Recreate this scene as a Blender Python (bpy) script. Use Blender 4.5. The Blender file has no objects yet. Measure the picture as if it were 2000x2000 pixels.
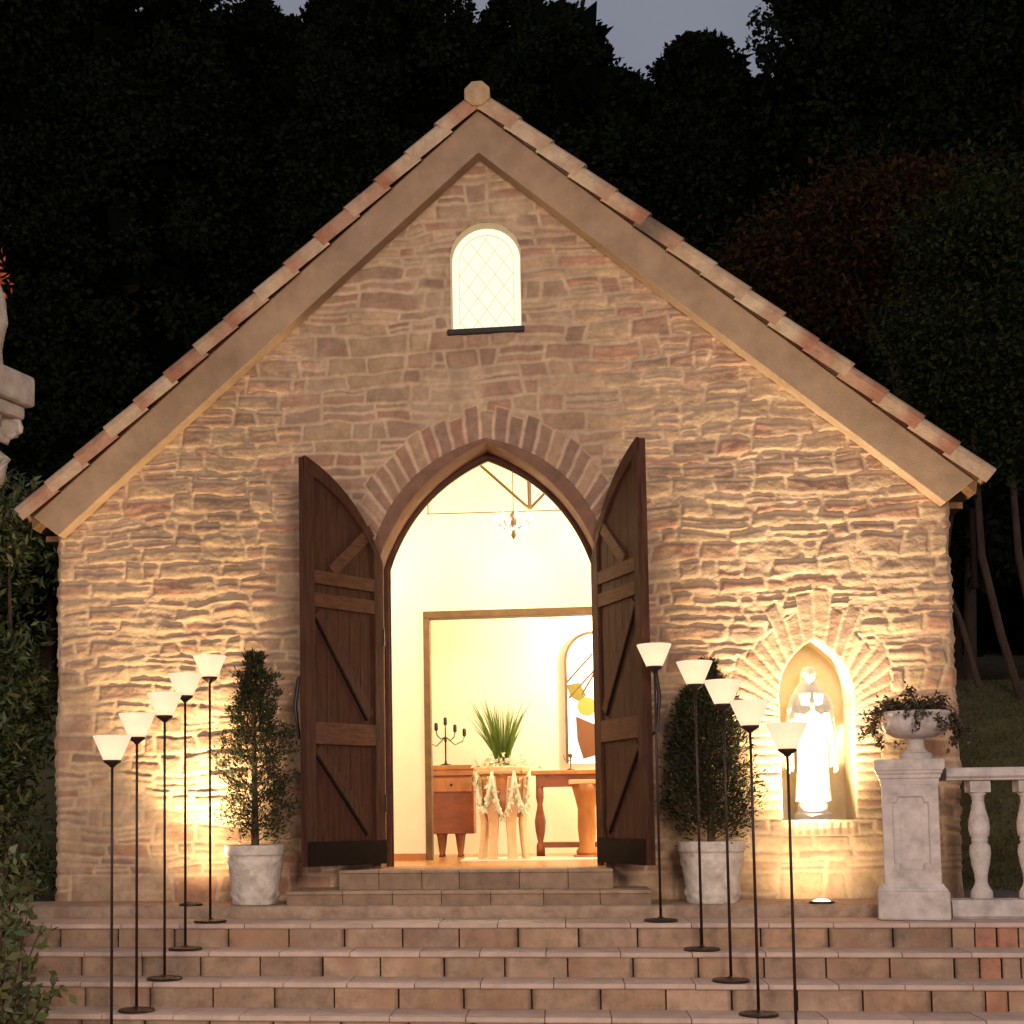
import bpy, bmesh, math, random
import numpy as np
from mathutils import Vector, Matrix

random.seed(7)
R = math.radians
PI = math.pi
sc = bpy.context.scene
COL = sc.collection

# ------------------------------------------------------------------ camera
CAM = np.array([0.471, -9.50, 0.6685])
YAW, PIT, ROL, FPX, PCX, PCY = -0.1235, 0.0712, 0.0113, 2689.5, 755.6, 1399.8
_c, _s = math.cos(YAW), math.sin(YAW)
_R1 = np.array([[_c, -_s, 0], [_s, _c, 0], [0, 0, 1]])
_c, _s = math.cos(PIT), math.sin(PIT)
_R2 = np.array([[1, 0, 0], [0, _c, _s], [0, -_s, _c]])
_c, _s = math.cos(ROL), math.sin(ROL)
_R3 = np.array([[_c, 0, -_s], [0, 1, 0], [_s, 0, _c]])
AX = _R3 @ _R2 @ _R1          # rows: right, forward, up

def at(u, v, Y):
    """world point where the sight line of photo pixel (u, v) (2000 px photo) meets the plane y = Y"""
    d = AX.T @ np.array([(u - PCX) / FPX, 1, -(v - PCY) / FPX])
    return CAM + (Y - CAM[1]) / d[1] * d

cd = bpy.data.cameras.new("camera")
cam = bpy.data.objects.new("camera", cd)
COL.objects.link(cam)
cd.sensor_width = 36
cd.lens = 36 * FPX / 2000
cd.shift_x = (1000 - PCX) / 2000
cd.shift_y = (PCY - 1000) / 2000
cd.clip_end = 500
m = Matrix.Identity(4)
for i in range(3):
    m[i][0] = AX[0][i]; m[i][1] = AX[2][i]; m[i][2] = -AX[1][i]; m[i][3] = CAM[i]
cam.matrix_world = m
sc.camera = cam

def leaf_cloud(P, Nrm, size, aspect, seed, bend=.25, jitter=.6, droop=0):
    """one bent diamond leaf per point; returns V, F"""
    rs = np.random.RandomState(seed); n = len(P)
    d = Nrm + jitter * rs.normal(size=(n, 3)); d[:, 2] -= droop
    d /= np.linalg.norm(d, axis=1)[:, None] + 1e-9
    r = rs.normal(size=(n, 3)); s = np.cross(d, r); s /= np.linalg.norm(s, axis=1)[:, None] + 1e-9
    nn = np.cross(d, s)
    L = size * rs.uniform(.6, 1.3, n)[:, None]; W = L * aspect * .5
    a = P; b = P + d * L * .45 + s * W + nn * L * bend * .3; c = P + d * L; e = P + d * L * .45 - s * W + nn * L * bend * .3
    V = np.stack([a, b, c, e], 1).reshape(-1, 3)
    F = np.arange(4 * n).reshape(n, 4)
    return V, F

# ------------------------------------------------------------------ materials
def mat(name, col=(.5, .5, .5), rough=.8, var=.0, vscale=8, bump=0, bscale=60, attr=False, metal=0,
        emis=None, estr=0, trans=0, col2=None, c2scale=3, c2thr=.5, spec=.3, wave=None, stretch=None, detail=6):
    """procedural material: base colour (or vertex colour attribute), noise variation, second colour patches, noise bump"""
    mt = bpy.data.materials.new(name)
    mt.use_nodes = True
    nt = mt.node_tree; N = nt.nodes; L = nt.links
    b = N["Principled BSDF"]
    b.inputs["Roughness"].default_value = rough
    b.inputs["Metallic"].default_value = metal
    b.inputs["Specular IOR Level"].default_value = spec
    tc = N.new("ShaderNodeTexCoord")
    mp = N.new("ShaderNodeMapping"); L.new(tc.outputs["Object"], mp.inputs["Vector"])
    if stretch: mp.inputs["Scale"].default_value = stretch
    src = None
    if attr:
        a = N.new("ShaderNodeAttribute"); a.attribute_name = "Col"; src = a.outputs["Color"]
    else:
        c = N.new("ShaderNodeRGB"); c.outputs[0].default_value = (*col, 1); src = c.outputs[0]
    if col2:
        n = N.new("ShaderNodeTexNoise"); n.inputs["Scale"].default_value = c2scale; n.inputs["Detail"].default_value = 5
        L.new(mp.outputs[0], n.inputs["Vector"])
        rp = N.new("ShaderNodeValToRGB"); rp.color_ramp.elements[0].position = c2thr - .08; rp.color_ramp.elements[1].position = c2thr + .12
        L.new(n.outputs["Fac"], rp.inputs["Fac"])
        mx = N.new("ShaderNodeMix"); mx.data_type = 'RGBA'
        L.new(rp.outputs["Color"], mx.inputs["Factor"]); L.new(src, mx.inputs["A"]); mx.inputs["B"].default_value = (*col2, 1)
        src = mx.outputs["Result"]
    if var:
        n = N.new("ShaderNodeTexNoise"); n.inputs["Scale"].default_value = vscale; n.inputs["Detail"].default_value = detail
        n.inputs["Roughness"].default_value = .65
        L.new(mp.outputs[0], n.inputs["Vector"])
        mr = N.new("ShaderNodeMapRange"); mr.inputs["From Min"].default_value = .3; mr.inputs["From Max"].default_value = .7
        mr.inputs["To Min"].default_value = 1 - var; mr.inputs["To Max"].default_value = 1 + var
        L.new(n.outputs["Fac"], mr.inputs["Value"])
        mx = N.new("ShaderNodeVectorMath"); mx.operation = 'SCALE'
        L.new(src, mx.inputs[0]); L.new(mr.outputs[0], mx.inputs["Scale"]); src = mx.outputs[0]
    L.new(src, b.inputs["Base Color"])
    h = None
    if bump:
        n = N.new("ShaderNodeTexNoise"); n.inputs["Scale"].default_value = bscale; n.inputs["Detail"].default_value = 8
        n.inputs["Roughness"].default_value = .6
        L.new(mp.outputs[0], n.inputs["Vector"])
        h = n.outputs["Fac"]
        bp = N.new("ShaderNodeBump"); bp.inputs["Strength"].default_value = 1; bp.inputs["Distance"].default_value = bump
        L.new(h, bp.inputs["Height"]); L.new(bp.outputs[0], b.inputs["Normal"])
    if emis:
        b.inputs["Emission Color"].default_value = (*emis, 1); b.inputs["Emission Strength"].default_value = estr
    if trans:
        t = N.new("ShaderNodeBsdfTranslucent"); L.new(src, t.inputs["Color"])
        ms = N.new("ShaderNodeMixShader"); ms.inputs[0].default_value = trans
        L.new(b.outputs[0], ms.inputs[1]); L.new(t.outputs[0], ms.inputs[2]); L.new(ms.outputs[0], N["Material Output"].inputs["Surface"])
    return mt

M = {}
M['wall'] = mat('rubble_stone', attr=True, rough=.9, var=.16, vscale=22, bump=.006, bscale=55, spec=.15)
M['reveal'] = mat('reveal_render', (.20, .105, .07), .85, var=.2, vscale=9, bump=.004, bscale=50, spec=.2)
M['cream'] = mat('cream_render', (.66, .54, .37), .85, var=.1, vscale=9, bump=.003, bscale=40, spec=.2)
M['board'] = mat('painted_render', (.33, .22, .145), .85, var=.20, vscale=5, bump=.002, bscale=120, spec=.2)
M['tile'] = mat('clay_tile', attr=True, rough=.85, var=.22, vscale=14, bump=.002, bscale=60, spec=.2)
M['door'] = mat('dark_stained_wood', (.060, .024, .0145), .72, var=.5, vscale=9, bump=.002, bscale=30, stretch=(6, 6, .5), spec=.15)
M['doorlt'] = mat('brown_rail_wood', (.096, .040, .023), .72, var=.4, vscale=9, bump=.0015, bscale=30, stretch=(1, 6, 6), spec=.15)
M['shadestrip_pipe'] = mat('dark_shade_strip_and_pipe', (.010, .005, .004), .8, var=.3, vscale=9, spec=.1)  # painted shadow gap on the door leaves; also colours the downpipe
M['framered'] = mat('red_brown_frame', (.085, .030, .016), .6, var=.3, vscale=9, spec=.25)
M['kick'] = mat('dark_kick_plate', (.012, .006, .004), .8, var=.3, vscale=12, spec=.12)
M['iron'] = mat('black_iron', (.014, .010, .009), .45, var=.3, vscale=20, spec=.4)
M['pole'] = mat('rusty_black_pole', (.022, .009, .007), .5, var=.3, vscale=12, spec=.4)
M['shade'] = mat('frosted_glass_shade', (.62, .50, .38), .5, emis=(1.0, .82, .60), estr=1.40, trans=.6)
M['step'] = mat('aged_terracotta_block', attr=True, rough=.85, var=.34, vscale=9, bump=.003, bscale=45, spec=.2, col2=(.25, .14, .095), c2scale=4.5, c2thr=.60)
M['tread'] = mat('pale_worn_tread', attr=True, rough=.8, var=.15, vscale=7, bump=.002, bscale=50, spec=.25)
M['slab'] = mat('rough_sandstone', (.36, .255, .19), .9, var=.3, vscale=9, bump=.012, bscale=22, spec=.15)
M['conc'] = mat('weathered_cast_stone', (.55, .48, .46), .85, var=.2, vscale=11, bump=.004, bscale=50, spec=.2, col2=(.38, .33, .31), c2scale=7, c2thr=.58)
M['pot'] = mat('whitewashed_terracotta', (.66, .58, .52), .85, var=.22, vscale=14, bump=.010, bscale=34, spec=.2, col2=(.46, .39, .34), c2scale=9, c2thr=.57)
M['statue'] = mat('white_stone_statue', (.72, .68, .60), .7, var=.1, vscale=20, bump=.002, bscale=90, spec=.3)
M['statue2'] = mat('grey_stone_statue', (.36, .30, .26), .85, var=.25, vscale=14, bump=.004, bscale=60, spec=.2)
M['conifer'] = mat('conifer_sprays', attr=True, rough=.8, trans=.12, spec=.2)
M['leaf'] = mat('glossy_leaves', attr=True, rough=.45, trans=.25, spec=.4)
M['treeleaf'] = mat('matt_tree_leaves', attr=True, rough=.9, spec=.05, trans=.15)
M['bark'] = mat('bark', (.09, .055, .035), .9, var=.4, vscale=12, bump=.01, bscale=30, stretch=(1, 1, .25))
M['cedar'] = mat('cedar_foliage', attr=True, rough=.9, spec=.03)
M['soil'] = mat('dark_soil', (.035, .022, .014), .95, var=.4, vscale=30, bump=.01, bscale=40)
M['grass'] = mat('grass_ground', (.13, .105, .04), .95, var=.4, vscale=3, bump=.02, bscale=12)
M['plaza'] = mat('paved_ground', (.26, .17, .125), .9, var=.3, vscale=4, bump=.004, bscale=20)
M['plaster'] = mat('cream_plaster', (.86, .79, .62), .8, var=.05, vscale=3, spec=.2)
M['woodfloor'] = mat('orange_wood_floor', (.46, .20, .07), .28, var=.3, vscale=6, stretch=(1, 8, 1), spec=.5)
M['orange'] = mat('orange_wood', (.42, .16, .05), .4, var=.3, vscale=8, stretch=(1, 1, .3), spec=.4)
M['redwood'] = mat('red_brown_wood', (.22, .062, .025), .4, var=.35, vscale=8, stretch=(.4, 1, 1), spec=.4)
M['framewood'] = mat('brown_frame_wood', (.13, .07, .03), .5, var=.3, vscale=8, spec=.3)
M['peach'] = mat('peach_painted_wood', (.72, .47, .26), .5, var=.12, vscale=10, spec=.3)
M['lace'] = mat('pale_lace', (.8, .76, .55), .8, var=.1, vscale=30)
M['glow'] = mat('lit_window_glass', (.3, .28, .2), .3, emis=(1.0, .93, .70), estr=1.02)
M['lead'] = mat('window_lead', (.40, .36, .25), .5, emis=(1.0, .85, .55), estr=.55)  # lead given a glow of its own, fading it against the lit pane
M['crystal'] = mat('bright_bulb', (.9, .9, .9), .2, emis=(1, .97, .95), estr=4)
M['lens'] = mat('uplight_lens', (.9, .9, .9), .2, emis=(1, .93, .75), estr=3)
M['artglass'] = mat('white_art_glass', (.85, .85, .8), .3, emis=(.9, .95, 1), estr=.9)
M['amber'] = mat('amber_glass', (.5, .22, .05), .3, emis=(.8, .30, .05), estr=.35)
M['brownglass'] = mat('brown_glass', (.15, .06, .03), .3)
M['redleaf'] = mat('red_autumn_leaves', (.55, .10, .05), .6, trans=.3, var=.4, vscale=30)
M['brownwood'] = mat('brown_boards', (.16, .085, .04), .7, var=.35, vscale=8, stretch=(3, 3, .4), bump=.002)

# ------------------------------------------------------------------ mesh helpers
class MB:
    def __init__(s): s.v = []; s.f = []; s.c = []
    def _add(s, vs, fs, col=None):
        o = len(s.v); s.v += [tuple(v) for v in vs]; s.f += [tuple(i + o for i in f) for f in fs]
        s.c += [(col or (.5, .5, .5))] * len(vs) if not isinstance(col, list) else col
    def box(s, x0, x1, y0, y1, z0, z1, col=None, mtx=None):
        vs = [(x, y, z) for x in (x0, x1) for y in (y0, y1) for z in (z0, z1)]
        if mtx is not None: vs = [mtx @ Vector(v) for v in vs]
        s._add(vs, [(0, 1, 3, 2), (4, 6, 7, 5), (0, 4, 5, 1), (2, 3, 7, 6), (0, 2, 6, 4), (1, 5, 7, 3)], col)
    def prism(s, poly, y0, y1, col=None, mtx=None):
        """polygon in x/z extruded along y"""
        n = len(poly)
        vs = [(x, y0, z) for x, z in poly] + [(x, y1, z) for x, z in poly]
        if mtx is not None: vs = [mtx @ Vector(v) for v in vs]
        s._add(vs, [tuple(range(n)), tuple(range(2 * n - 1, n - 1, -1))] + [(i, i + n, (i + 1) % n + n, (i + 1) % n) for i in range(n)], col)
    def band(s, a, b, y0, y1, col=None, mtx=None, closed=False):
        """strip between polylines a (inner) and b (outer) in x/z, extruded y0..y1"""
        n = len(a)
        vs = [(x, y0, z) for x, z in a] + [(x, y0, z) for x, z in b] + [(x, y1, z) for x, z in a] + [(x, y1, z) for x, z in b]
        if mtx is not None: vs = [mtx @ Vector(v) for v in vs]
        fs = []
        for i in range(n if closed else n - 1):
            j = (i + 1) % n
            fs += [(i, j, n + j, n + i), (2 * n + i, 3 * n + i, 3 * n + j, 2 * n + j), (i, 2 * n + i, 2 * n + j, j), (n + i, n + j, 3 * n + j, 3 * n + i)]
        if not closed:
            fs += [(0, n, 3 * n, 2 * n), (n - 1, 3 * n - 1, 4 * n - 1, 2 * n - 1)]
        s._add(vs, fs, col)
    def lathe(s, prof, seg=24, c=(0, 0, 0), col=None, squash=1, mtx=None, fold=0, nf=12):
        vs = []
        for r, z in prof:
            for k in range(seg):
                a = 2 * PI * k / seg
                rr = r * (1 + fold * math.cos(nf * a))
                vs.append((c[0] + rr * math.cos(a), c[1] + rr * squash * math.sin(a), c[2] + z))
        if mtx is not None: vs = [mtx @ Vector(v) for v in vs]
        fs = []
        for i in range(len(prof) - 1):
            for k in range(seg):
                j = (k + 1) % seg
                fs.append((i * seg + k, i * seg + j, (i + 1) * seg + j, (i + 1) * seg + k))
        fs.append(tuple(range(seg - 1, -1, -1))); o = (len(prof) - 1) * seg; fs.append(tuple(range(o, o + seg)))
        s._add(vs, fs, col)
    def tube(s, pts, r, seg=8, col=None):
        pts = [Vector(p) for p in pts]; n = len(pts)
        rs = r if isinstance(r, (list, tuple)) else [r] * n
        vs = []
        up = Vector((0, 0, 1))
        for i, p in enumerate(pts):
            t = (pts[min(i + 1, n - 1)] - pts[max(i - 1, 0)]).normalized()
            ref = Vector((1, 0, 0)) if abs(t.z) > .9 else up
            a = t.cross(ref).normalized(); b = t.cross(a).normalized()
            for k in range(seg):
                w = 2 * PI * k / seg
                vs.append(p + (a * math.cos(w) + b * math.sin(w)) * rs[i])
        fs = [(i * seg + k, i * seg + (k + 1) % seg, (i + 1) * seg + (k + 1) % seg, (i + 1) * seg + k) for i in range(n - 1) for k in range(seg)]
        fs += [tuple(range(seg - 1, -1, -1)), tuple(range((n - 1) * seg, n * seg))]
        s._add(vs, fs, col)
    def build(s, name, mt, parent=None, smooth=False, bevel=0, attr=False, label=None, kind=None, loc=None):
        me = bpy.data.meshes.new(name)
        me.from_pydata([tuple(v) for v in s.v], [], s.f)
        if attr:
            ca = me.color_attributes.new("Col", 'FLOAT_COLOR', 'POINT')
            ca.data.foreach_set("color", np.array([(*c, 1) for c in s.c], dtype=np.float32).ravel())
        bm = bmesh.new(); bm.from_mesh(me); bmesh.ops.recalc_face_normals(bm, faces=bm.faces); bm.to_mesh(me); bm.free()
        if smooth: me.polygons.foreach_set("use_smooth", [True] * len(me.polygons))
        me.materials.append(mt)
        o = bpy.data.objects.new(name, me); COL.objects.link(o)
        if parent: o.parent = parent
        if loc is not None: o.location = loc
        if bevel:
            b = o.modifiers.new("bevel", 'BEVEL'); b.width = bevel; b.segments = 2; b.limit_method = 'ANGLE'; b.angle_limit = R(40)
        if smooth == 'auto': pass
        if label: o['label'] = label
        if kind: o['kind'] = kind
        return o

def np_mesh(name, V, F, mt, parent=None, smooth=False, col=None, loc=None):
    me = bpy.data.meshes.new(name)
    V = np.asarray(V, dtype=np.float32); F = np.asarray(F, dtype=np.int32)
    nf, k = F.shape
    me.vertices.add(len(V)); me.vertices.foreach_set("co", V.ravel())
    me.loops.add(nf * k); me.loops.foreach_set("vertex_index", F.ravel())
    me.polygons.add(nf); me.polygons.foreach_set("loop_start", np.arange(0, nf * k, k, dtype=np.int32))
    me.update(calc_edges=True)
    if col is not None:
        ca = me.color_attributes.new("Col", 'FLOAT_COLOR', 'POINT')
        c = np.concatenate([np.asarray(col, dtype=np.float32), np.ones((len(V), 1), np.float32)], 1)
        ca.data.foreach_set("color", c.ravel())
    if smooth: me.polygons.foreach_set("use_smooth", np.ones(nf, dtype=bool))
    me.validate()
    me.materials.append(mt)
    o = bpy.data.objects.new(name, me); COL.objects.link(o)
    if parent: o.parent = parent
    if loc is not None: o.location = loc
    return o

def thing(name, label, cat, loc=(0, 0, 0), rz=0, group=None):
    o = bpy.data.objects.new(name, None); COL.objects.link(o)
    o.location = loc; o.rotation_euler = (0, 0, rz); o.empty_display_size = .2
    o['label'] = label; o['category'] = cat
    if group: o['group'] = group
    return o
def tag(o, label, cat, group=None):
    o['label'] = label; o['category'] = cat
    if group: o['group'] = group
    return o
def struct(o, kind='structure'):
    o['kind'] = kind; return o
def copy_tree(o, parent=None):
    c = o.copy(); COL.objects.link(c); c.parent = parent
    for ch in list(o.children): copy_tree(ch, c)
    return c

# value noise ------------------------------------------------------
def vnoise(x, z, scale, seed):
    rs = np.random.RandomState(seed)
    T = rs.rand(256, 256).astype(np.float64)
    xs = x * scale + 40.3; zs = z * scale + 71.7
    xi = np.floor(xs).astype(int); zi = np.floor(zs).astype(int)
    fx = xs - xi; fz = zs - zi
    fx = fx * fx * (3 - 2 * fx); fz = fz * fz * (3 - 2 * fz)
    a = T[xi % 256, zi % 256]; b = T[(xi + 1) % 256, zi % 256]; c = T[xi % 256, (zi + 1) % 256]; d = T[(xi + 1) % 256, (zi + 1) % 256]
    return (a * (1 - fx) + b * fx) * (1 - fz) + (c * (1 - fx) + d * fx) * fz - .5
def fbm(x, z, scale, seed, oct=4):
    r = 0; amp = 1
    for i in range(oct): r = r + vnoise(x, z, scale * 2 ** i, seed + i) * amp; amp *= .5
    return r
def sstep(a, b, x):
    t = np.clip((x - a) / (b - a), 0, 1); return t * t * (3 - 2 * t)

# pointed arch -------------------------------------------------------
def arc_pts(x0, z0, x1, z1, sag, n):
    """arc from (x0,z0) to (x1,z1) bulging upward/outward by sag"""
    out = []
    dx, dz = x1 - x0, z1 - z0; L = math.hypot(dx, dz)
    nx, nz = -dz / L, dx / L
    if nz < 0: nx, nz = -nx, -nz
    for i in range(n + 1):
        t = i / n; b = 4 * t * (1 - t) * sag
        out.append((x0 + dx * t + nx * b, z0 + dz * t + nz * b))
    return out
def parch(cx, hw, zs, za, sag, n=16):
    """left spring -> apex -> right spring"""
    l = arc_pts(cx - hw, zs, cx, za, sag, n); r = arc_pts(cx + hw, zs, cx, za, sag, n)
    return l + r[::-1][1:]
def arch_open(cx, hw, z0, zs, za, sag, n=16):
    return [(cx - hw, z0)] + parch(cx, hw, zs, za, sag, n) + [(cx + hw, z0)]

DOOR = dict(cx=.010, hw=.765, z0=.0, zs=2.44, za=3.27, sag=.122)
BAND = dict(cx=.010, hw=.83, z0=.30, zs=2.44, za=3.280, sag=.185)
NICHE = dict(cx=2.195, hw=.238, z0=.605, zs=1.36, za=1.82, sag=.082)
WIN = dict(cx=.030, hw=.245, z0=4.07, zs=4.60, za=4.845, sag=.0)
def halfwidth(A, semicircle=False):
    if semicircle:
        zz = np.linspace(A['zs'], A['za'], 60); ww = A['hw'] * np.sqrt(np.clip(1 - ((zz - A['zs']) / (A['za'] - A['zs'])) ** 2, 0, 1))
        return np.concatenate([[A['z0'], A['zs']], zz[1:]]), np.concatenate([[A['hw'], A['hw']], ww[1:]])
    p = arc_pts(A['hw'], A['zs'], 0, A['za'], A['sag'], 60)
    return np.array([A['z0']] + [q[1] for q in p]), np.array([A['hw']] + [q[0] for q in p])

# ================================================================== CHAPEL
chapel = thing('chapel', 'small stone chapel with steep gable, clay tiled roof and lit pointed doorway', 'chapel', (0, 0, 0))
RS = .8585                                  # roof slope (tan)
HWALL = 3.095
Z_IN0, Z_OUT0 = 5.300, 5.604                # gable board lower / upper edge at x=0

def build_front_wall():
    rs = np.random.RandomState(11)
    st = .0078
    xs = np.arange(-HWALL, HWALL + st, st); zs = np.arange(.05, 5.36, st)
    X, Z = np.meshgrid(xs, zs, indexing='ij')
    Xw = X + .030 * fbm(X, Z, 3.2, 5, 3); Zw = Z + .050 * fbm(X * .55, Z, 3.6, 25, 3) + .008 * vnoise(X * .8, Z, 22, 91)
    # straight joint of the plinth course
    pl = sstep(.40, .27, Z); Zw = Zw * (1 - pl) + Z * pl
    H = np.zeros_like(X); C = np.zeros(X.shape + (3,)); D = np.zeros_like(X); ID = np.zeros(X.shape, int)
    off = np.zeros_like(X)
    bounds = [.03, .262]
    while bounds[-1] < 5.5: bounds.append(bounds[-1] + rs.uniform(.060, .150))
    def bnd(k, xx):
        if k <= 1: return np.full_like(xx, bounds[k])
        return bounds[k] + .030 * vnoise(xx, xx * 0, 3.0, 300 + k) + .014 * vnoise(xx, xx * 0, 8, 500 + k)
    sid = 0
    for k in range(len(bounds) - 1):
        lo = bnd(k, xs); hi = bnd(k + 1, xs)
        LO = np.interp(Xw, xs, lo); HI = np.interp(Xw, xs, hi)
        m = (Zw >= LO) & (Zw < HI)
        if not m.any(): continue
        xj = [-3.4]
        while xj[-1] < 3.4: xj.append(xj[-1] + rs.choice([rs.uniform(.09, .17), rs.uniform(.17, .34), rs.uniform(.3, .48)], p=[.25, .5, .25]))
        xj = np.array(xj); ns = len(xj)
        x = Xw[m]; z = Zw[m]; l = LO[m]; h = HI[m]
        slant = rs.uniform(-.25, .25, ns)
        i = np.clip(np.searchsorted(xj, x) - 1, 0, ns - 2)
        dl = x - xj[i] + slant[i] * (z - l - .06); dr = xj[i + 1] - x - slant[i + 1] * (z - l - .06)
        # stones split into two or three thin layers
        kind = rs.choice([0, 1, 2], ns, p=[.72, .26, .02]) if k > 0 else rs.choice([0, 1], ns, p=[.8, .2])
        f1 = rs.uniform(.3, .7, ns)
        t = (z - l) / (h - l) + .10 * vnoise(x, z * 0 + k, 7, 900 + k)
        lay = np.where(kind[i] == 1, (t > f1[i]).astype(int), 0)
        lay = np.where(kind[i] == 2, (t > .33).astype(int) + (t > .68).astype(int), lay)
        tlo = np.where(kind[i] == 1, np.where(lay == 1, f1[i], 0), np.where(kind[i] == 2, np.array([0, .33, .68])[lay], 0))
        thi = np.where(kind[i] == 1, np.where(lay == 1, 1, f1[i]), np.where(kind[i] == 2, np.array([.33, .68, 1])[lay], 1))
        db = (t - tlo) * (h - l); dt = (thi - t) * (h - l)
        dd = np.minimum(np.minimum(dl, dr), np.minimum(db, dt))
        D[m] = dd; ID[m] = sid + i * 3 + lay
        sid += ns * 3
    part = np.zeros(X.shape, int)
    # voussoirs of the door arch: fan of narrow stones over the pointed opening
    c = np.array(parch(BAND['cx'], BAND['hw'], BAND['zs'], BAND['za'], BAND['sag'], 60))
    bb = (np.abs(X) < 1.25) & (Z > 2.45) & (Z < 3.70)
    P = np.stack([X[bb], Z[bb]], 1)
    dist = np.sqrt(((P[:, None, :] - c[None]) ** 2).sum(2)).min(1)
    ang = np.arctan2(P[:, 0], P[:, 1] - 1.80) + .012 * vnoise(P[:, 0], P[:, 1], 9, 77)
    bw = .0665; q = ang / bw + .3; bi = np.floor(q).astype(int); fr = q - bi
    ln = .205 + .060 * np.random.RandomState(5).rand(400)[bi % 400]
    rad = np.hypot(P[:, 0], P[:, 1] - 1.80)
    dd = np.minimum(np.minimum(fr, 1 - fr) * bw * rad, np.minimum(ln - dist, dist + .02))
    hzb = np.interp(P[:, 1], halfwidth(BAND)[0], halfwidth(BAND)[1], right=0)
    inr = (dist < ln) & (P[:, 1] > 2.60) & (np.abs(P[:, 0] - .01) > hzb - .02)
    a = D[bb]; a[inr] = dd[inr]; D[bb] = a
    a = ID[bb]; a[inr] = 90000 + bi[inr]; ID[bb] = a
    a = part[bb]; a[inr] = 1; part[bb] = a
    # voussoirs of the niche
    cl = [(NICHE['cx'] - NICHE['hw'], .605)] + parch(NICHE['cx'], NICHE['hw'], NICHE['zs'], NICHE['za'], NICHE['sag'], 30) + [(NICHE['cx'] + NICHE['hw'], .605)]
    dense = []
    for (p0, p1) in zip(cl[:-1], cl[1:]):
        nn = max(1, int(math.hypot(p1[0] - p0[0], p1[1] - p0[1]) / .02))
        for j in range(nn): dense.append((p0[0] + (p1[0] - p0[0]) * j / nn, p0[1] + (p1[1] - p0[1]) * j / nn))
    c = np.array(dense)
    bb = (X > 1.5) & (X < 2.85) & (Z > .40) & (Z < 2.3)
    P = np.stack([X[bb], Z[bb]], 1)
    dist = np.sqrt(((P[:, None, :] - c[None]) ** 2).sum(2)).min(1)
    up = P[:, 1] > 1.25
    px = P[:, 0] - NICHE['cx']
    ang = np.arctan2(px, P[:, 1] - 1.25) + .03 * vnoise(P[:, 0], P[:, 1], 7, 78)
    bw = .135
    q = np.where(up, ang / bw, np.where(px > 0, 40, 80) + (P[:, 1] + .012 * vnoise(P[:, 0], P[:, 1], 9, 79)) / .062)
    bi = np.floor(q).astype(int); fr = q - bi
    rr = np.random.RandomState(6).rand(400)
    ln = np.where(up, .20 + .17 * rr[bi % 400], .17 + .05 * rr[bi % 400])
    rad = np.hypot(px, P[:, 1] - 1.25)
    thick = np.where(up, bw * rad, .062)
    dd = np.minimum(np.minimum(fr, 1 - fr) * thick, np.minimum(ln - dist, dist + .02)) * 1.1
    inr = (dist < ln) & (P[:, 1] > .60)
    # small upright stones under the niche
    sl = (np.abs(px) < .25) & (P[:, 1] > .49) & (P[:, 1] <= .60)
    q2 = (px + .012 * vnoise(P[:, 0], P[:, 1], 14, 80)) / .052; b2 = np.floor(q2).astype(int); f2 = q2 - b2
    d2 = np.minimum(np.minimum(f2, 1 - f2) * .052, np.minimum(P[:, 1] - .49, .60 - P[:, 1]))
    dd = np.where(sl, d2, dd); bi = np.where(sl, 200 + b2, bi); inr = inr | sl
    a = D[bb]; a[inr] = dd[inr]; D[bb] = a
    a = ID[bb]; a[inr] = 91000 + bi[inr]; ID[bb] = a
    a = part[bb]; a[inr] = 2; part[bb] = a
    # relief
    rid = np.random.RandomState(3)
    hoff = rid.rand(100000); tx = rid.uniform(-1, 1, 100000); tz = rid.uniform(-1, 1, 100000); pal = rid.rand(100000); val = rid.uniform(-1, 1, 100000)
    mw = .0045 + .005 * (vnoise(X, Z, 2.5, 60) + .5) + .003 * vnoise(X, Z, 30, 61)
    body = sstep(mw, mw + .022, D)
    smear = sstep(.12, .42, fbm(X, Z, 3.1, 200, 3)) * (part == 0)            # places where mortar was smeared over the stones
    rough = fbm(X * .55, Z, 16, 210, 4)
    H = body * (.005 + .012 * hoff[ID] + .008 * rough) * (1 - .45 * smear) + (1 - body) * .003 * rough
    wz = Z + .10 * vnoise(X, Z, 2.6, 221) + .045 * vnoise(X, Z, 6.5, 222)
    H += .0085 * fbm(X * .34, wz, 15, 220, 3) + .0035 * fbm(X * .5, wz * 1.2, 36, 230, 2)
    # colour of each stone
    st_c = np.array([(.32, .20, .14), (.295, .18, .13), (.35, .24, .16), (.27, .175, .13), (.31, .21, .15), (.37, .25, .165), (.33, .185, .13)])
    w = st_c[(pal[ID] * 6.999).astype(int)]
    w = w * (1 + .11 * val[ID])[..., None]
    mort = np.array((.43, .305, .215)) * (1 + .2 * fbm(X, Z, 6, 240, 3))[..., None]
    bc = (sstep(mw * .6, mw + .013, D) * (1 - .60 * smear))[..., None]
    C = mort * (1 - bc) + w * bc
    C = C * (1 + .22 * fbm(X, Z, 12, 250, 4))[..., None]
    C = np.clip(C * np.array((1.15, 1.15, 1.10)), .05, .7)
    a = part == 1
    C[a] = C[a] * np.where(bc[a] > .5, .88, 1.05) * np.array((1, .95, .98))
    # openings
    edge = np.zeros(X.shape, bool); keep = np.ones(X.shape, bool)
    XX = X.copy(); ZZ = Z.copy()
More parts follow.
